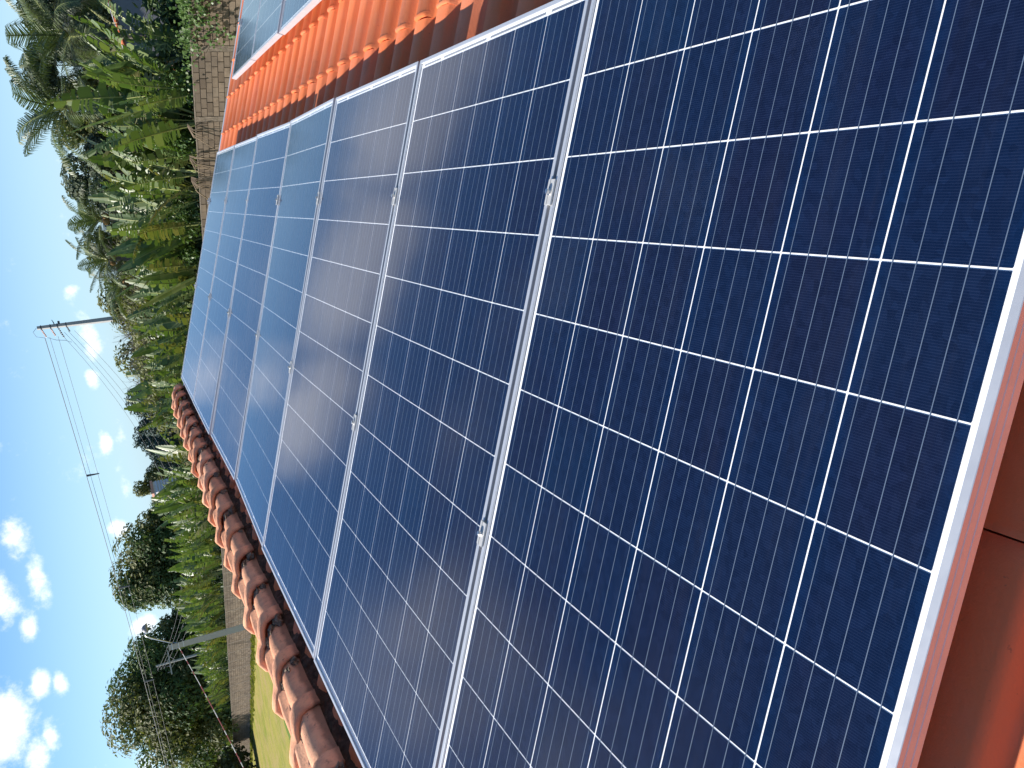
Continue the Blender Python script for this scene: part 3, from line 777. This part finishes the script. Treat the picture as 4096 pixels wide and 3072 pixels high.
def tree(name, label, group, azd, r_, H, Wd, mats, n, size, seed, z0=1.5, nl=16, trunk=.3, depth=1.0, airy=.0, cat='tree'):
    rng = random.Random(seed); g_ = ground_at(azd, r_)
    t = thing(name, label, cat, g_, group)
    cz = (H + z0) / 2; rz = (H - z0) / 2; rx = Wd / 2
    lobes = []
    for k in range(nl):
        for _ in range(30):
            d_ = Vector((rng.uniform(-1, 1), rng.uniform(-1, 1), rng.uniform(-1, 1)))
            if .45 < d_.length < .95: break
        s_ = rng.uniform(.26, .42) * (1 - airy * .4)
        lobes.append((d_.x * rx * (1 - s_ * .6), d_.y * rx * depth * (1 - s_ * .6), cz + d_.z * rz * (1 - s_ * .75), rx * s_, rx * s_, rz * s_ * .95))
    lobes.append((rng.uniform(-.15, .15) * rx, 0, H - rz * .30, rx * .42, rx * .42, rz * .30))
    if not airy: lobes += [(0, 0, cz, rx * .62, rx * .62, rz * .66), (rx * .3, 0, z0 + rz * .55, rx * .5, rx * .5, rz * .5), (-rx * .3, 0, z0 + rz * .55, rx * .5, rx * .5, rz * .5), (0, -rx * .2, z0 + rz * .35, rx * .6, rx * .4, rz * .35)]
    b = MB(); fork = Vector((0, 0, z0 + (cz - z0) * .25))
    b.tube([(0, 0, 0), (rng.uniform(-.2, .2), rng.uniform(-.2, .2), fork.z * .5), fork], [trunk, trunk * .8, trunk * .65], 8)
    limbs(b, fork, [l[:3] for l in lobes[:14]], trunk * .45, rng)
    b.build('trunk', M_bark, t)
    if isinstance(mats, (list, tuple)):
        h_ = len(lobes) // 2
        leaf_cloud('crown', lobes[:h_] + lobes[-1:], int(n * .55), size, mats[0], seed + 1, t)
        leaf_cloud('crown', lobes[h_:-1], int(n * .45), size, mats[1], seed + 2, t)
    else: leaf_cloud('crown', lobes, n, size, mats, seed + 1, t)
    return t
# coconut palms
def frond_mesh(seed, L, bend):
    r = random.Random(seed); v = []; f = []; mi = []; N = 16; p = Vector((0, 0, 0)); ang = radians(8); pts = []; tn = []
    for i in range(N + 1):
        pts.append(p.copy()); d_ = Vector((sin(ang), 0, cos(ang))); tn.append(d_); p = p + d_ * L / N; ang += bend / N * (.5 + 1.1 * i / N)
    for i in range(N + 1):
        rr = .045 * (1 - i / N) + .006
        v += [pts[i] + Vector((0, rr, 0)), pts[i] - Vector((0, rr, 0))]
    for i in range(N): f.append((2 * i, 2 * i + 1, 2 * i + 3, 2 * i + 2)); mi.append(1)
    for k in range(46):
        t = .14 + .86 * k / 45; x = t * N; i = min(int(x), N - 1); a = pts[i].lerp(pts[i + 1], x - i); d_ = tn[i]
        ll = L * .29 * (sin(pi * min(1, t * .8 + .16)) ** .6) * r.uniform(.85, 1.1)
        for s_ in (-1, 1):
            out = (Vector((0, s_, 0)) * .8 + d_ * .75 + Vector((0, 0, r.uniform(-.25, .05)))).normalized()
            tip = a + out * ll * .65; tip2 = tip + (out * .6 + Vector((0, 0, -.75 - r.uniform(0, .4)))).normalized() * ll * .45
            wv = d_ * .028
            bi = len(v); v += [a - wv, a + wv, tip + wv * .8, tip - wv * .8, tip2]; f += [(bi, bi + 1, bi + 2, bi + 3), (bi + 3, bi + 2, bi + 4)]; mi += [0, 0]
    return mesh('frond', v, f, [L_palm, M_rib_y], mi)
FR = [frond_mesh(k, 3.2, [.9, 1.5, 2.0, .6, 1.2][k]) for k in range(5)]
def palm(label, azd, eld, r_, size, seed, nf=17, lean=0):
    rng = random.Random(seed); top = at(azd, eld, r_); g_ = Vector((top.x + lean, top.y, 0))
    t = thing('coconut_palm', label, 'palm tree', g_, 'coconut palms behind the wall')
    b = MB(); hz = top.z
    b.tube([(0, 0, 0), (-lean * .4, 0, hz * .5), (-lean, 0, hz)], [.17, .13, .11], 8); b.build('trunk', M_bark, t)
    for k in range(nf):
        a = k * 2.4 + rng.uniform(-.3, .3); tilt = .08 + 1.45 * (k / nf) + rng.uniform(-.1, .1)
        put('frond', FR[rng.randrange(5)], t, Matrix.Translation((-lean, 0, hz)) @ Matrix.Rotation(a, 4, 'Z') @ Matrix.Rotation(tilt, 4, 'Y') @ Matrix.Rotation(rng.uniform(-.4, .4), 4, 'Z') @ Matrix.Scale(size / 3.2 * rng.uniform(.85, 1.1), 4))
    for k in range(5):
        a = k * 1.3 + rng.random()
        cb = blob(seed * 10 + k, .12, .12, .15, M_coco, 'coconut', 8, 5, .05)
        put('coconut', cb, t, Matrix.Translation((-lean + .2 * cos(a), .2 * sin(a), hz - .18)))
    return t

# ------------------------------------------------------------------ trees and palms behind, right to left
tree('shade_tree', 'tall grey-green tree with feathery crown behind the palms at the corner of the photo', 'trees behind the right part of the wall', 11.2, 62, 8.3, 7, L_airy, 12000, .17, 41, 2.5, 16, .2, airy=.25)
tree('shade_tree', 'rounded grey-green see-through tree between the two big coconut palms', 'trees behind the right part of the wall', 7.9, 68, 9.0, 6.6, L_airy, 11000, .17, 42, 3.5, 14, .2, airy=.5)
tree('shade_tree', 'darker green tree behind the crown of the tallest coconut palm', 'trees behind the right part of the wall', 4.6, 66, 7.9, 6.2, L_mango2, 7500, .18, 43, 2.0, 14, .2, airy=.15)
tree('shade_tree', 'low olive tree whose top shows just left of the tallest coconut palm', 'trees behind the right part of the wall', 1.4, 64, 7.9, 7.5, L_airy, 9000, .17, 44, 2.0, 14, .2, airy=.2)
for k, (a, r_, H, W_, lab) in enumerate(((-2.6, 60, 7.3, 5.5, 'olive scrub tree behind the small coconut palms'), (-6.0, 58, 7.0, 5.2, 'olive scrub tree behind the tall pole and the bare twigs'), (-9.6, 60, 6.7, 5.5, 'olive scrub tree left of the tall pole behind the bare twigs'))):
    tree('scrub_tree', lab, 'scrub trees around the tall pole', a, r_, H, W_, L_mango2, 5200, .15, 47 + k, .8, 14, .16, airy=.15)
palm('coconut palm at the corner of the photo above the grey house', 9.6, .1, 41, 3.0, 71, 18)
palm('tallest coconut palm with orange fruit stalks, its fronds against the sky', 5.7, 1.0, 38, 2.75, 72, 18)
palm('small coconut palm half hidden behind the banana leaves left of the tallest palm', -0.9, .25, 45, 2.2, 73, 15)
palm('small coconut palm with drooping fronds beside the bare shrub', -3.4, .3, 46, 2.0, 74, 15)
palm('low coconut palm with an arched frond next to the bare-twigged shrub', -5.0, -.2, 47, 1.9, 75, 13)

# bare-twigged shrub by the first pole
def twig_shrub(label, azd, r_, H, spread, seed):
    rng = random.Random(seed); g_ = ground_at(azd, r_)
    t = thing('bare_shrub', label, 'shrub', g_, 'bare-twigged shrubs around the tall pole')
    b = MB(); tips = []
    def grow(p, d_, l, rad, lev):
        q_ = p + d_ * l; mid = p.lerp(q_, .5) + Vector((rng.uniform(-1, 1), rng.uniform(-1, 1), rng.uniform(-.5, 1))) * l * .07
        b.tube([p, mid, q_], [rad, rad * .85, rad * .7], 4, cap=False)
        if lev == 0: tips.append(q_); return
        for _ in range(rng.choice((2, 3, 3))):
            nd = (d_ + Vector((rng.uniform(-.62, .62), rng.uniform(-.62, .62), rng.uniform(-.25, .45)))).normalized()
            grow(q_, nd, l * rng.uniform(.58, .82), rad * .66, lev - 1)
        if lev < 4: tips.append(q_)
    for k in range(8):
        a = k * 2 * pi / 8 + rng.uniform(-.3, .3); d_ = Vector((cos(a) * .40 * spread, sin(a) * .40 * spread, 1)).normalized()
        grow(Vector((cos(a) * .2, sin(a) * .2, 0)), d_, H * .32, .045, 5)
    b.build('branch', M_bark, t)
    v = []; f = []
    for p in tips:
        if p.z > H * .86 or rng.random() < .25: continue
        for _ in range(2):
            c = p + Vector((rng.gauss(0, .13), rng.gauss(0, .13), rng.gauss(0, .12))); a = Vector((rng.uniform(-1, 1), rng.uniform(-1, 1), rng.uniform(-1, 1))).normalized(); e_ = a.orthogonal().normalized() * .06; a = a * .09
            bi = len(v); v += [c - a, c + e_, c + a, c - e_]; f.append((bi, bi + 1, bi + 2, bi + 3))
    put('foliage', mesh('foliage', v, f, L_mango2), t)
twig_shrub('leafless twiggy shrub rising right beside the tall pole, on its right', -5.4, 50, 6.3, 1.25, 51)
twig_shrub('leafless twiggy shrub just left of the tall pole', -8.7, 51, 6.4, 1.2, 52)
twig_shrub('leafless twiggy shrub farthest left of the tall pole, above the ridge end', -10.6, 52, 6.0, 1.1, 53)

# far line of conifers
rng = random.Random(61)
FARN = 17
for k in range(FARN):
    a = -11.8 - k * .36 + rng.uniform(-.08, .08); r_ = 175 + rng.uniform(-12, 12)
    H = GZ + r_ * tan(radians(.62 + .3 * sin(k * .9) + rng.uniform(-.08, .08) - (.25 if k > 9 else 0)))
    t = thing('pine_tree', f'{ORD[k]} dark bluish conifer from the right in the far tree line', 'tree', ground_at(a, r_), 'far conifers on the horizon')
    b = MB(); b.tube([(0, 0, 0), (0, 0, H * .9)], [.2, .05], 5); b.build('trunk', M_bark, t)
    leaf_cloud('crown', [(0, 0, H * .35, 2.1, 2.1, H * .3), (0, 0, H * .62, 1.6, 1.6, H * .24), (0, 0, H * .84, .95, .95, H * .17)], 900, .36, L_pine, 610 + k, t)
tree('shade_tree', 'small grey-green tree behind the white tower with the pink top', 'trees on the left behind the wall', -18.0, 115, 8.4, 5.0, L_mango2, 4200, .2, 45, 2.0, 12, .2, airy=.1)

# two big dark trees
tree('mango_tree', 'big rounded dark tree right of the street lamp', 'big dark trees on the left', -22.9, 92, 11.5, 12.8, [L_mango, L_mango2], 30000, .24, 81, .3, 30, .45, .7)
tree('mango_tree', 'low dark tree at the right foot of the big rounded tree', 'big dark trees on the left', -20.0, 88, 8.0, 5.0, [L_mango, L_mango2], 6000, .22, 84, 1.5, 14, .3, .7)
tree('mango_tree', 'tallest and widest dark tree, left of the street lamp', 'big dark trees on the left', -31.0, 112, 16.0, 18.6, [L_mango, L_mango2], 44000, .28, 82, .3, 34, .55, .7)
tree('mango_tree', 'lower dark tree between the two big ones, behind the crossarm pole', 'big dark trees on the left', -26.8, 108, 8.2, 8.0, [L_mango2, L_mango], 11000, .25, 83, .2, 16, .35, .7)
tree('shade_tree', 'olive tree at the lower left edge beyond the tallest dark tree', 'trees on the left behind the wall', -36.6, 120, 11.4, 12, [L_mango2, L_airy], 15000, .26, 46, .2, 18, .35, .7)

# ------------------------------------------------------------------ banana-like plants along the wall
rng = random.Random(31)
zones = [(-3.6, 13.2, 'right of the tall pole'), (-18.2, -3.6, 'between tower and tall pole'),
         (-27.6, -18.2, 'between street lamp and tower'), (-40, -27.6, 'left of the street lamp')]
plants = []
t = 11.8
while t < 128:
    az_ = 43.5 - math.degrees(math.atan2(t, WD))
    b_ = rng.uniform(.9, 1.7)
    hh = 4.9 if t < 20.5 else (5.2 if t < 26.5 else (4.7 if t < 40 else (5.1 if t < 58 else 5.2 - min(1.6, (t - 58) * .024))))
    if -19.4 < az_ < -16.9: hh *= .62
    if not (az_ > 6.9): plants.append((t, b_, hh * rng.uniform(.84, 1.1), 'front'))
    if not (az_ > 6.9): plants.append((t + rng.uniform(.3, .8), b_ + rng.uniform(1.6, 2.8), (hh + .4) * rng.uniform(.9, 1.1), 'rear'))
    t += 1.3 * (1 + max(0, t - 30) * .0055)
info = []
for (t, b_, hh, row) in plants:
    p = wallp(t, b_); d_ = p - CAM; a = math.degrees(atan2(d_.x, d_.y))
    for zi, (lo, hi, nm) in enumerate(zones):
        if lo <= a < hi: info.append((zi, row, a, p, hh, t))
for zi in range(4):
    for row in ('front', 'rear'):
        L_ = sorted([x for x in info if x[0] == zi and x[1] == row], key=lambda x: -x[2])
        for k, (_, _, a, p, hh, t) in enumerate(L_):
            lab = f'{ORD[k]} torn-leaved banana plant from the right, {row} row, {zones[zi][2]}'
            near = t < 40
            leaf_plant(p, hh, lab, 'banana plants growing behind the block wall', rng, nl=(13 if near else 10) if row == 'front' else (11 if near else 8),
                       dry=.17 if row == 'front' else .07, olive=.18 if near else .28)
# arching plant in front of the grey house
leaf_plant(wallp(17.9, 1.5), 3.7, 'low banana plant with wide arching leaves before the grey house wall', 'banana plants growing behind the block wall', random.Random(77), nl=6, dry=.1, olive=.1)
# extra dark shrubs and litter that fill the gaps under the leaves
rng = random.Random(35); k = 0; t = 12.0
while t < 118:
    w_ = 2.3 + max(0, t - 30) * .035
    a = 43.5 - math.degrees(math.atan2(t, WD))
    zi = [z for z, (lo, hi, nm) in enumerate(zones) if lo <= a < hi]
    if zi:
        info_b = (t, w_, zi[0]); 
        th_ = thing('dark_bush', f'{ORD[k]} dense dark bush from the right in the gloom under the banana leaves', 'bush', group='dark bushes under the banana leaves', mat4=WALLM @ Matrix.Translation((t, 2.4 + .3 * sin(t), 0)))
        H = rng.uniform(1.9, 2.7) + (.9 if t < 45 else .5)
        b = MB(); b.tube([(0, 0, 0), (.1, 0, H * .5)], [.06, .03], 5); b.build('trunk', M_bark, th_)
        lob = [(rng.uniform(-.5, .5) * w_, rng.uniform(-.4, .4), H * rng.uniform(.35, .62), w_ * .42, .95, H * .4) for _ in range(5)]
        leaf_cloud('foliage', lob, 1500, .15 if t < 50 else .24, L_bush, 350 + k, th_); k += 1
    t += w_ * .95
u = MB(); rng = random.Random(36)
for _ in range(9000):
    t = 8 + 170 * rng.random() ** 1.4; b_ = rng.uniform(2.5, 9); z = rng.uniform(.0, 3.3) * (1 - .25 * rng.random())
    p = wallp(t, b_, z); a = Vector((rng.gauss(0, 1), rng.gauss(0, 1), rng.gauss(0, .8))).normalized(); e_ = a.orthogonal().normalized()
    s_ = rng.uniform(.15, .4) * (1 + t * .006)
    u.add([p - a * s_, p + e_ * s_ * .5, p + a * s_, p - e_ * s_ * .5], [(0, 1, 2, 3)])
tag(u.build('undergrowth', L_bush), kind='stuff')
# bright shrubs at the wall head
SH = [(5.9, 1.0, 1.0, 'bright green shrub on the wall head below the tallest coconut palm'), (2.9, .9, .95, 'small yellow-green shrub against the dark gap over the wall'),
      (-2.6, 1.2, 1.35, 'bright green shrub over the wall between the roof end and the tall pole'), (-4.6, .8, .8, 'low green shrub over the wall behind the farthest panel'),
      (-30.0, 2.2, 1.6, 'light green shrub over the wall left of the crossarm pole'), (-34.2, 2.2, 2.2, 'dull green shrub over the wall at the left end of the lawn'),
      (-36.8, 2.2, 2.0, 'dark green shrub over the wall at the photo edge above the lawn'), (-28.4, 2.2, 1.4, 'glossy green shrub over the wall at the foot of the crossarm pole')]
for k, (a, b_, sz, lab) in enumerate(SH):
    t = WD * tan(radians(43.5 - a)); th_ = thing('green_shrub', lab, 'shrub', group='green shrubs over the wall', mat4=WALLM @ Matrix.Translation((t, b_, 0)))
    b = MB(); b.tube([(0, 0, 0), (.05, 0, 2.0)], [.05, .03], 5); b.build('stem', M_bark, th_)
    rr = random.Random(400 + k)
    lob = [(rr.uniform(-.6, .6) * sz, rr.uniform(-.2, .3) * sz, 2.15 + rr.uniform(-.2, .75) * sz, .45 * sz, .34 * sz, .4 * sz) for _ in range(6)]
    leaf_cloud('foliage', lob, 900, .085 if a > -10 else .13, L_shrub if a > -29.5 else L_mango2, 400 + k, th_)
# vine hanging over the wall on the right
vine = thing('vine', 'bright green vine hanging over the block wall below the grey house', 'vine', wallp(16.4, .1))
rng = random.Random(88); v = []; f = []; st = MB()
def vleaf(p, s_):
    nn = (-WN + Vector((rng.uniform(-.7, .7), rng.uniform(-.7, .7), rng.uniform(-.2, .9)))).normalized(); a = nn.orthogonal().normalized(); a = (a * cos(1.3) + nn.cross(a) * sin(rng.uniform(0, 6))).normalized(); e_ = nn.cross(a)
    bi = len(v); v.extend([p, p + (a * .45 + e_ * .5) * s_, p + a * s_ * 1.05, p + (a * .45 - e_ * .5) * s_, p + nn * .0]); f.append((bi, bi + 1, bi + 2, bi + 3))
O = wallp(16.4, .1)
for _ in range(620):
    tt = rng.uniform(14.6, 18.6); dens_ = 1 - abs(tt - 16) / 3
    if rng.random() > dens_ + .15: continue
    p = wallp(tt, rng.uniform(-.2, .7), WH + rng.gauss(.10, .13)); vleaf(p - O, rng.uniform(.07, .13))
for (tt, dz) in ((15.0, .9), (15.35, 1.1), (15.7, .55), (16.0, .95), (16.35, 1.45), (16.6, 1.0), (17.0, .4)):
    pts_ = []
    for k in range(9):
        u_ = k / 8; pts_.append(wallp(tt + .25 * sin(u_ * 3 + tt) + u_ * .2, -.06 - .22 * sin(u_ * pi), WH + .08 - dz * u_))
    st.tube([p - O for p in pts_], .008, 4)
    for _ in range(int(34 * dz) + 10):
        u_ = rng.random(); k = min(int(u_ * 8), 7); p = pts_[k].lerp(pts_[k + 1], u_ * 8 - k) + Vector((rng.gauss(0, .09), rng.gauss(0, .09), rng.gauss(0, .07)))
        vleaf(p - O, rng.uniform(.07, .13))
put('foliage', mesh('foliage', v, f, L_shrub), vine); st.build('stem', M_bark, vine)
# dead hanging leaf stalks over the wall
for k, (a, l, lab) in enumerate(((4.2, 1.1, 'pale dead leaf stalk drooping over the wall right of the roof end'), (2.2, 1.2, 'dry straw bundle hanging over the wall at the roof end'), (.9, 1.0, 'thin dry stalk leaning over the wall behind the farthest panel'))):
    tt = WD * tan(radians(43.5 - a)); b = MB(); rr = random.Random(500 + k)
    for q_ in range(6 + 3 * k):
        dx = rr.uniform(-.35, .35); b.tube([wallp(tt + dx * .3, .25, WH + .25) - wallp(tt), wallp(tt + dx, -.12, WH + .12) - wallp(tt), wallp(tt + dx * 1.6 + rr.uniform(-.2, .5), -.16 - .1 * rr.random(), WH - l * rr.uniform(.4, .95)) - wallp(tt)], [.02, .016, .006], 4)
    th_ = thing('dead_leaf', lab, 'dead leaf', wallp(tt), 'dead leaves hanging over the wall'); b.build('stalk', M_stemtan, th_)

# ------------------------------------------------------------------ grey house behind the wall
gh = ground_at(8.0, 43)
GH = Matrix.Translation(gh) @ Matrix.Rotation(radians(-16), 4, 'Z')
hs = thing('grey_house', 'grey rendered house wall with sloping tile coping behind the vine', 'house', mat4=GH)
zl, zr = 3.42, 4.25
b = MB(); v = [(0, 0, 0), (5, 0, 0), (5, 0, zr), (0, 0, zl), (0, 6, 0), (5, 6, 0), (5, 6, zr), (0, 6, zl)]
b.add(v, [(0, 1, 2, 3), (5, 4, 7, 6), (4, 0, 3, 7), (1, 5, 6, 2), (3, 2, 6, 7)]); b.build('wall', M_greywall, hs)
for k in range(16):
    bb = MB(); x = -.1 + k * .31; z = zl + (zr - zl) * x / 5 + .05; dz = (zr - zl) / 5 * .29
    bb.tube([(x, -.05, z), (x + .29, -.05, z + dz)], [.085, .07], 8)
    put('coping_tile', mesh('coping_tile', bb.v, bb.f, M_tile), hs)
b = MB(); b.box(-1.6, -.01, -.6, 3, 0, 2.75); b.build('side_wall', M_greywall, hs)

# ------------------------------------------------------------------ white tower with pink slab
tw = Matrix.Translation(ground_at(-18.15, 78)) @ Matrix.Rotation(radians(38), 4, 'Z')
tk = thing('white_tower', 'narrow white louvred tower with a pink slab on top, rising from the banana leaves', 'tower', mat4=tw)
b = MB(); b.box(-.5, .5, -.6, .6, 0, 5.85); b.build('wall', M_tank, tk)
b = MB(); b.box(-.6, .6, -.72, .72, 5.852, 6.05); b.build('roof', M_pink, tk)
for k in range(9):
    b = MB(); z = 3.75 + k * .22; b.add([(-.52, -.602, z + .16), (.52, -.602, z + .16), (.52, -.70, z), (-.52, -.70, z), (.52, -.602, z + .01), (-.52, -.602, z + .01)], [(3, 2, 1, 0), (2, 3, 5, 4), (0, 5, 3), (1, 2, 4)])
    put('slat', mesh('slat', b.v, b.f, M_tank), tk)

# ------------------------------------------------------------------ poles and wires
def insul(parent, p, d_, l, mm, name='insulator'):
    b = MB(); p = Vector(p); d_ = Vector(d_).normalized(); n_ = 5
    b.tube([p, p + d_ * l], .022, 6)
    for k in range(n_): b.tube([p + d_ * l * (.15 + .17 * k), p + d_ * l * (.2 + .17 * k)], .055, 8)
    return b.build(name, mm, parent)
p1g = ground_at(-7.05, 60); P1H = GZ + 60 * tan(radians(4.87))
p1 = thing('power_pole', 'tall concrete power pole with orange insulators rising above the banana leaves', 'power pole', p1g)
b = MB(); v = []
for (z, hx, hy) in ((0, .20, .17), (P1H, .095, .085)):
    v += [(-hx, -hy, z), (hx, -hy, z), (hx, hy, z), (-hx, hy, z)]
b.add(v, [(0, 1, 5, 4), (1, 2, 6, 5), (2, 3, 7, 6), (3, 0, 4, 7), (4, 5, 6, 7)])
b.build('post', M_pole, p1, mat4=Matrix.Rotation(radians(35), 4, 'Z'))
p1b = ground_at(-50, 150); P2H = 10.6           # next pole of the line, outside the frame
WDIR = (p1b - p1g).normalized()
tops = []
for k, (dz, l, mm, off) in enumerate(((-.22, .62, M_orange, .12), (-.75, .62, M_orange, .12), (-1.15, .85, M_dark, .10), (-1.65, .45, M_dark, .10))):
    pz = P1H + dz; base = WDIR * off + Vector((0, 0, pz))
    dirv = (WDIR + Vector((0, 0, -.30))).normalized()
    insul(p1, base, dirv, l, mm); e_ = base + dirv * l; tops.append(p1g + e_)
b = MB()
for dz in (-.22, -.75, -1.15, -1.65): b.box(-.12, .12, -.11, .11, P1H + dz - .03, P1H + dz + .03)
b.build('bracket', M_dark, p1, mat4=Matrix.Rotation(radians(35), 4, 'Z'))
b = MB(); b.tube([(.1, 0, P1H - 1.0), (.3, 0, P1H - .95)], .03, 5); b.tube([(.3, 0, P1H - .95), (.42, 0, P1H - .9)], .02, 5); b.box(.12, .3, -.05, .05, P1H - 1.32, P1H - 1.2); b.build('rear_hardware', M_dark, p1)
b = MB(); s0 = Vector((0, 0, P1H + .05))
b.tube([s0 + WDIR * .0, s0 + WDIR * .25 + Vector((0, 0, .22)), s0 + WDIR * .6 + Vector((0, 0, .1)), s0 + WDIR * .75 + Vector((0, 0, -.35))], .012, 4)
b.tube([WDIR * .75 + Vector((0, 0, P1H - .45)), WDIR * 1.0 + Vector((0, 0, P1H - .9)), WDIR * 1.1 + Vector((0, 0, P1H - 1.4)), WDIR * 1.3 + Vector((0, 0, P1H - 1.75))], .014, 4); b.build('jumper_cable', M_dark, p1)

def wire(label, pts, rad, mm=M_wire, cat='cable', n=4, group='overhead cables'):
    b = MB(); b.tube(pts, rad, n); o = b.build('power_cable', mm); return tag(o, label, cat, group)
def sagline(a, b_, sag, n=40):
    return [Vector(a).lerp(Vector(b_), k / n) - Vector((0, 0, 4 * sag * (k / n) * (1 - k / n))) for k in range(n + 1)]
far = p1b + Vector((0, 0, P2H))
side = WDIR.cross(Vector((0, 0, 1)))
hw = []
for (dz0, dz1, sd, lab, rad) in ((0.0, 0.0, 0, 'topmost overhead cable running left from the tall pole', .020), (-.28, -.02, .28, 'middle overhead cable running left from the tall pole', .011), (-.75, -.55, -.1, 'lowest of the three high cables running left from the tall pole', .011)):
    a = p1g + WDIR * .75 + Vector((0, 0, P1H - .3 + dz0)); pts_ = sagline(a, far + side * sd + Vector((0, 0, dz1)), 1.35); hw.append(pts_)
    wire(lab, pts_, rad, group='high cables from the tall pole')
for k, (u_, lab) in enumerate(((4, 'small dark spacer on the high cables nearest the tall pole'), (8, 'spacer on the high cables before the big rounded tree'), (12, 'spacer on the high cables before the tallest dark tree'))):
    b = MB(); c = [h_[u_] for h_ in hw]
    b.tube([c[1] + Vector((0, 0, .12)), c[0], c[2] - Vector((0, 0, .1))], [.045, .085, .04], 6)
    tag(b.build('cable_spacer', M_dark if k == 0 else M_wire), lab, 'spacer', 'spacers on the high cables')

p3g = ground_at(-28.85, 97); P3H = GZ + 97 * tan(radians(1.86))
p3 = thing('power_pole', 'slim concrete pole with a crossarm before the tallest dark tree', 'power pole', p3g)
b = MB(); b.tube([(0, 0, 0), (0, 0, P3H)], [.17, .10], 8); b.build('post', M_pole, p3)
ca = Vector((cos(radians(28)), sin(radians(28)), 0))
def xarm(l, z, parent):
    b = MB(); s_ = Vector((-ca.y, ca.x, 0)) * .05
    e0 = -ca * l + Vector((0, 0, z)); e1 = ca * l + Vector((0, 0, z)); u_ = Vector((0, 0, .06)); s2 = s_ + Vector((0, 0, 0))
    o_ = Vector((-ca.y, ca.x, 0)) * -.16
    vs = [e0 - s2 - u_ + o_, e1 - s2 - u_ + o_, e1 + s2 - u_ + o_, e0 + s2 - u_ + o_, e0 - s2 + u_ + o_, e1 - s2 + u_ + o_, e1 + s2 + u_ + o_, e0 + s2 + u_ + o_]
    b.add(vs, [(0, 3, 2, 1), (4, 5, 6, 7), (0, 1, 5, 4), (1, 2, 6, 5), (2, 3, 7, 6), (3, 0, 4, 7)])
    b.tube([-ca * l * .5 + Vector((0, 0, z - .05)) + o_, Vector((0, 0, z - .6)) + o_ * .8], .03, 4); b.tube([ca * l * .5 + Vector((0, 0, z - .05)) + o_, Vector((0, 0, z - .6)) + o_ * .8], .03, 4)
    b.build('crossarm', M_pole, parent)
xarm(1.25, P3H - 1.35, p3)
for k in range(4):
    insul(p3, -ca * (.95 - k * .62) + Vector((ca.y, -ca.x, 0)) * .16 + Vector((0, 0, P3H - 1.29)), (0, 0, 1), .3, M_lampgl)
for k in range(3):
    b = MB(); z = P3H - .15 - k * .3; b.tube([(-.05, 0, z), (-.45, -.25, z + .02)], .035, 5); b.build('side_bracket', M_wire, p3)
# low sagging cables pole 1 -> pole 3
for k, (dz0, dz1, lab) in enumerate(((-1.2, -.1, 'upper of the sagging cables crossing in front of the banana leaves'), (-1.45, -.4, 'second of the sagging cables crossing in front of the banana leaves'), (-1.7, -.7, 'third of the sagging cables crossing in front of the banana leaves'), (-2.05, -1.2, 'lowest of the sagging cables crossing in front of the banana leaves'))):
    a = p1g + WDIR * .5 + Vector((0, 0, P1H + dz0)); e_ = p3g + Vector((-.4, -.2, P3H + dz1))
    wire(lab, sagline(a, e_, 4.55 + .22 * k), .010, group='sagging cables from the tall pole to the crossarm pole')

p2g = ground_at(-28.0, 41); P2T = GZ + 41 * tan(radians(.98))
p2 = thing('street_lamp', 'grey concrete lamp pole with a curved steel arm standing on the lawn', 'street lamp', p2g)
b = MB(); v = []
for (z, hx, hy) in ((0, .16, .14), (P2T, .105, .095)): v += [(-hx, -hy, z), (hx, -hy, z), (hx, hy, z), (-hx, hy, z)]
b.add(v, [(0, 1, 5, 4), (1, 2, 6, 5), (2, 3, 7, 6), (3, 0, 4, 7), (4, 5, 6, 7)]); b.build('post', M_pole, p2, mat4=Matrix.Rotation(radians(20), 4, 'Z'))
b = MB()
for z in (P2T - .15, P2T - .42, P2T - .62): b.box(-.118, .118, -.108, .108, z - .012, z + .012)
b.build('strap', M_steel, p2, mat4=Matrix.Rotation(radians(20), 4, 'Z'))
ar = (ground_at(-26.0, 40.5) - p2g); ar = Vector((ar.x, ar.y, 0)).normalized()
a0 = ar * .12 + Vector((0, 0, P2T - .42)); a1 = ar * .2 + Vector((0, 0, P2T - .15)); a2 = ar * .66 + Vector((0, 0, P2T + .62)); a3 = ar * .80 + Vector((0, 0, P2T + .80)); a4 = ar * .98 + Vector((0, 0, P2T + .84))
b = MB(); b.tube([a0, a1, a2, a3, a4], [.03, .03, .027, .025, .025], 6); arm = b.build('lamp_arm', M_steel, p2, True)
b = MB(); c = ar * 1.14 + Vector((0, 0, P2T + .80))
b.tube([c + Vector((0, 0, .12)), c + Vector((0, 0, .05)), c - Vector((0, 0, .05)), c - Vector((0, 0, .13))], [.06, .15, .20, .17], 12); b.build('lamp_head', M_lampgl, p2, True)
# red and white twisted drop cable from the lamp pole to the left
a = p2g + Vector((-.05, -.1, P2T - .42)); e_ = ground_at(-47, 30) + Vector((0, 0, 2.4 + .9))
pts_ = sagline(a, e_, .15, 60); rw = MB(); rng = random.Random(90)
for k in range(60):
    rw.tube([pts_[k], pts_[k + 1]], .016 + .005 * rng.random(), 5, 0 if (k // 2 + rng.randrange(2)) % 2 else 1)
M_red = mat('red_tape', color=(.30, .06, .07), rough=.7); M_whitet = mat('white_tape', color=(.62, .6, .58), rough=.7)
tag(rw.build('tape_line', [M_red, M_whitet]), 'red and white striped line running left from the lamp pole', 'line')
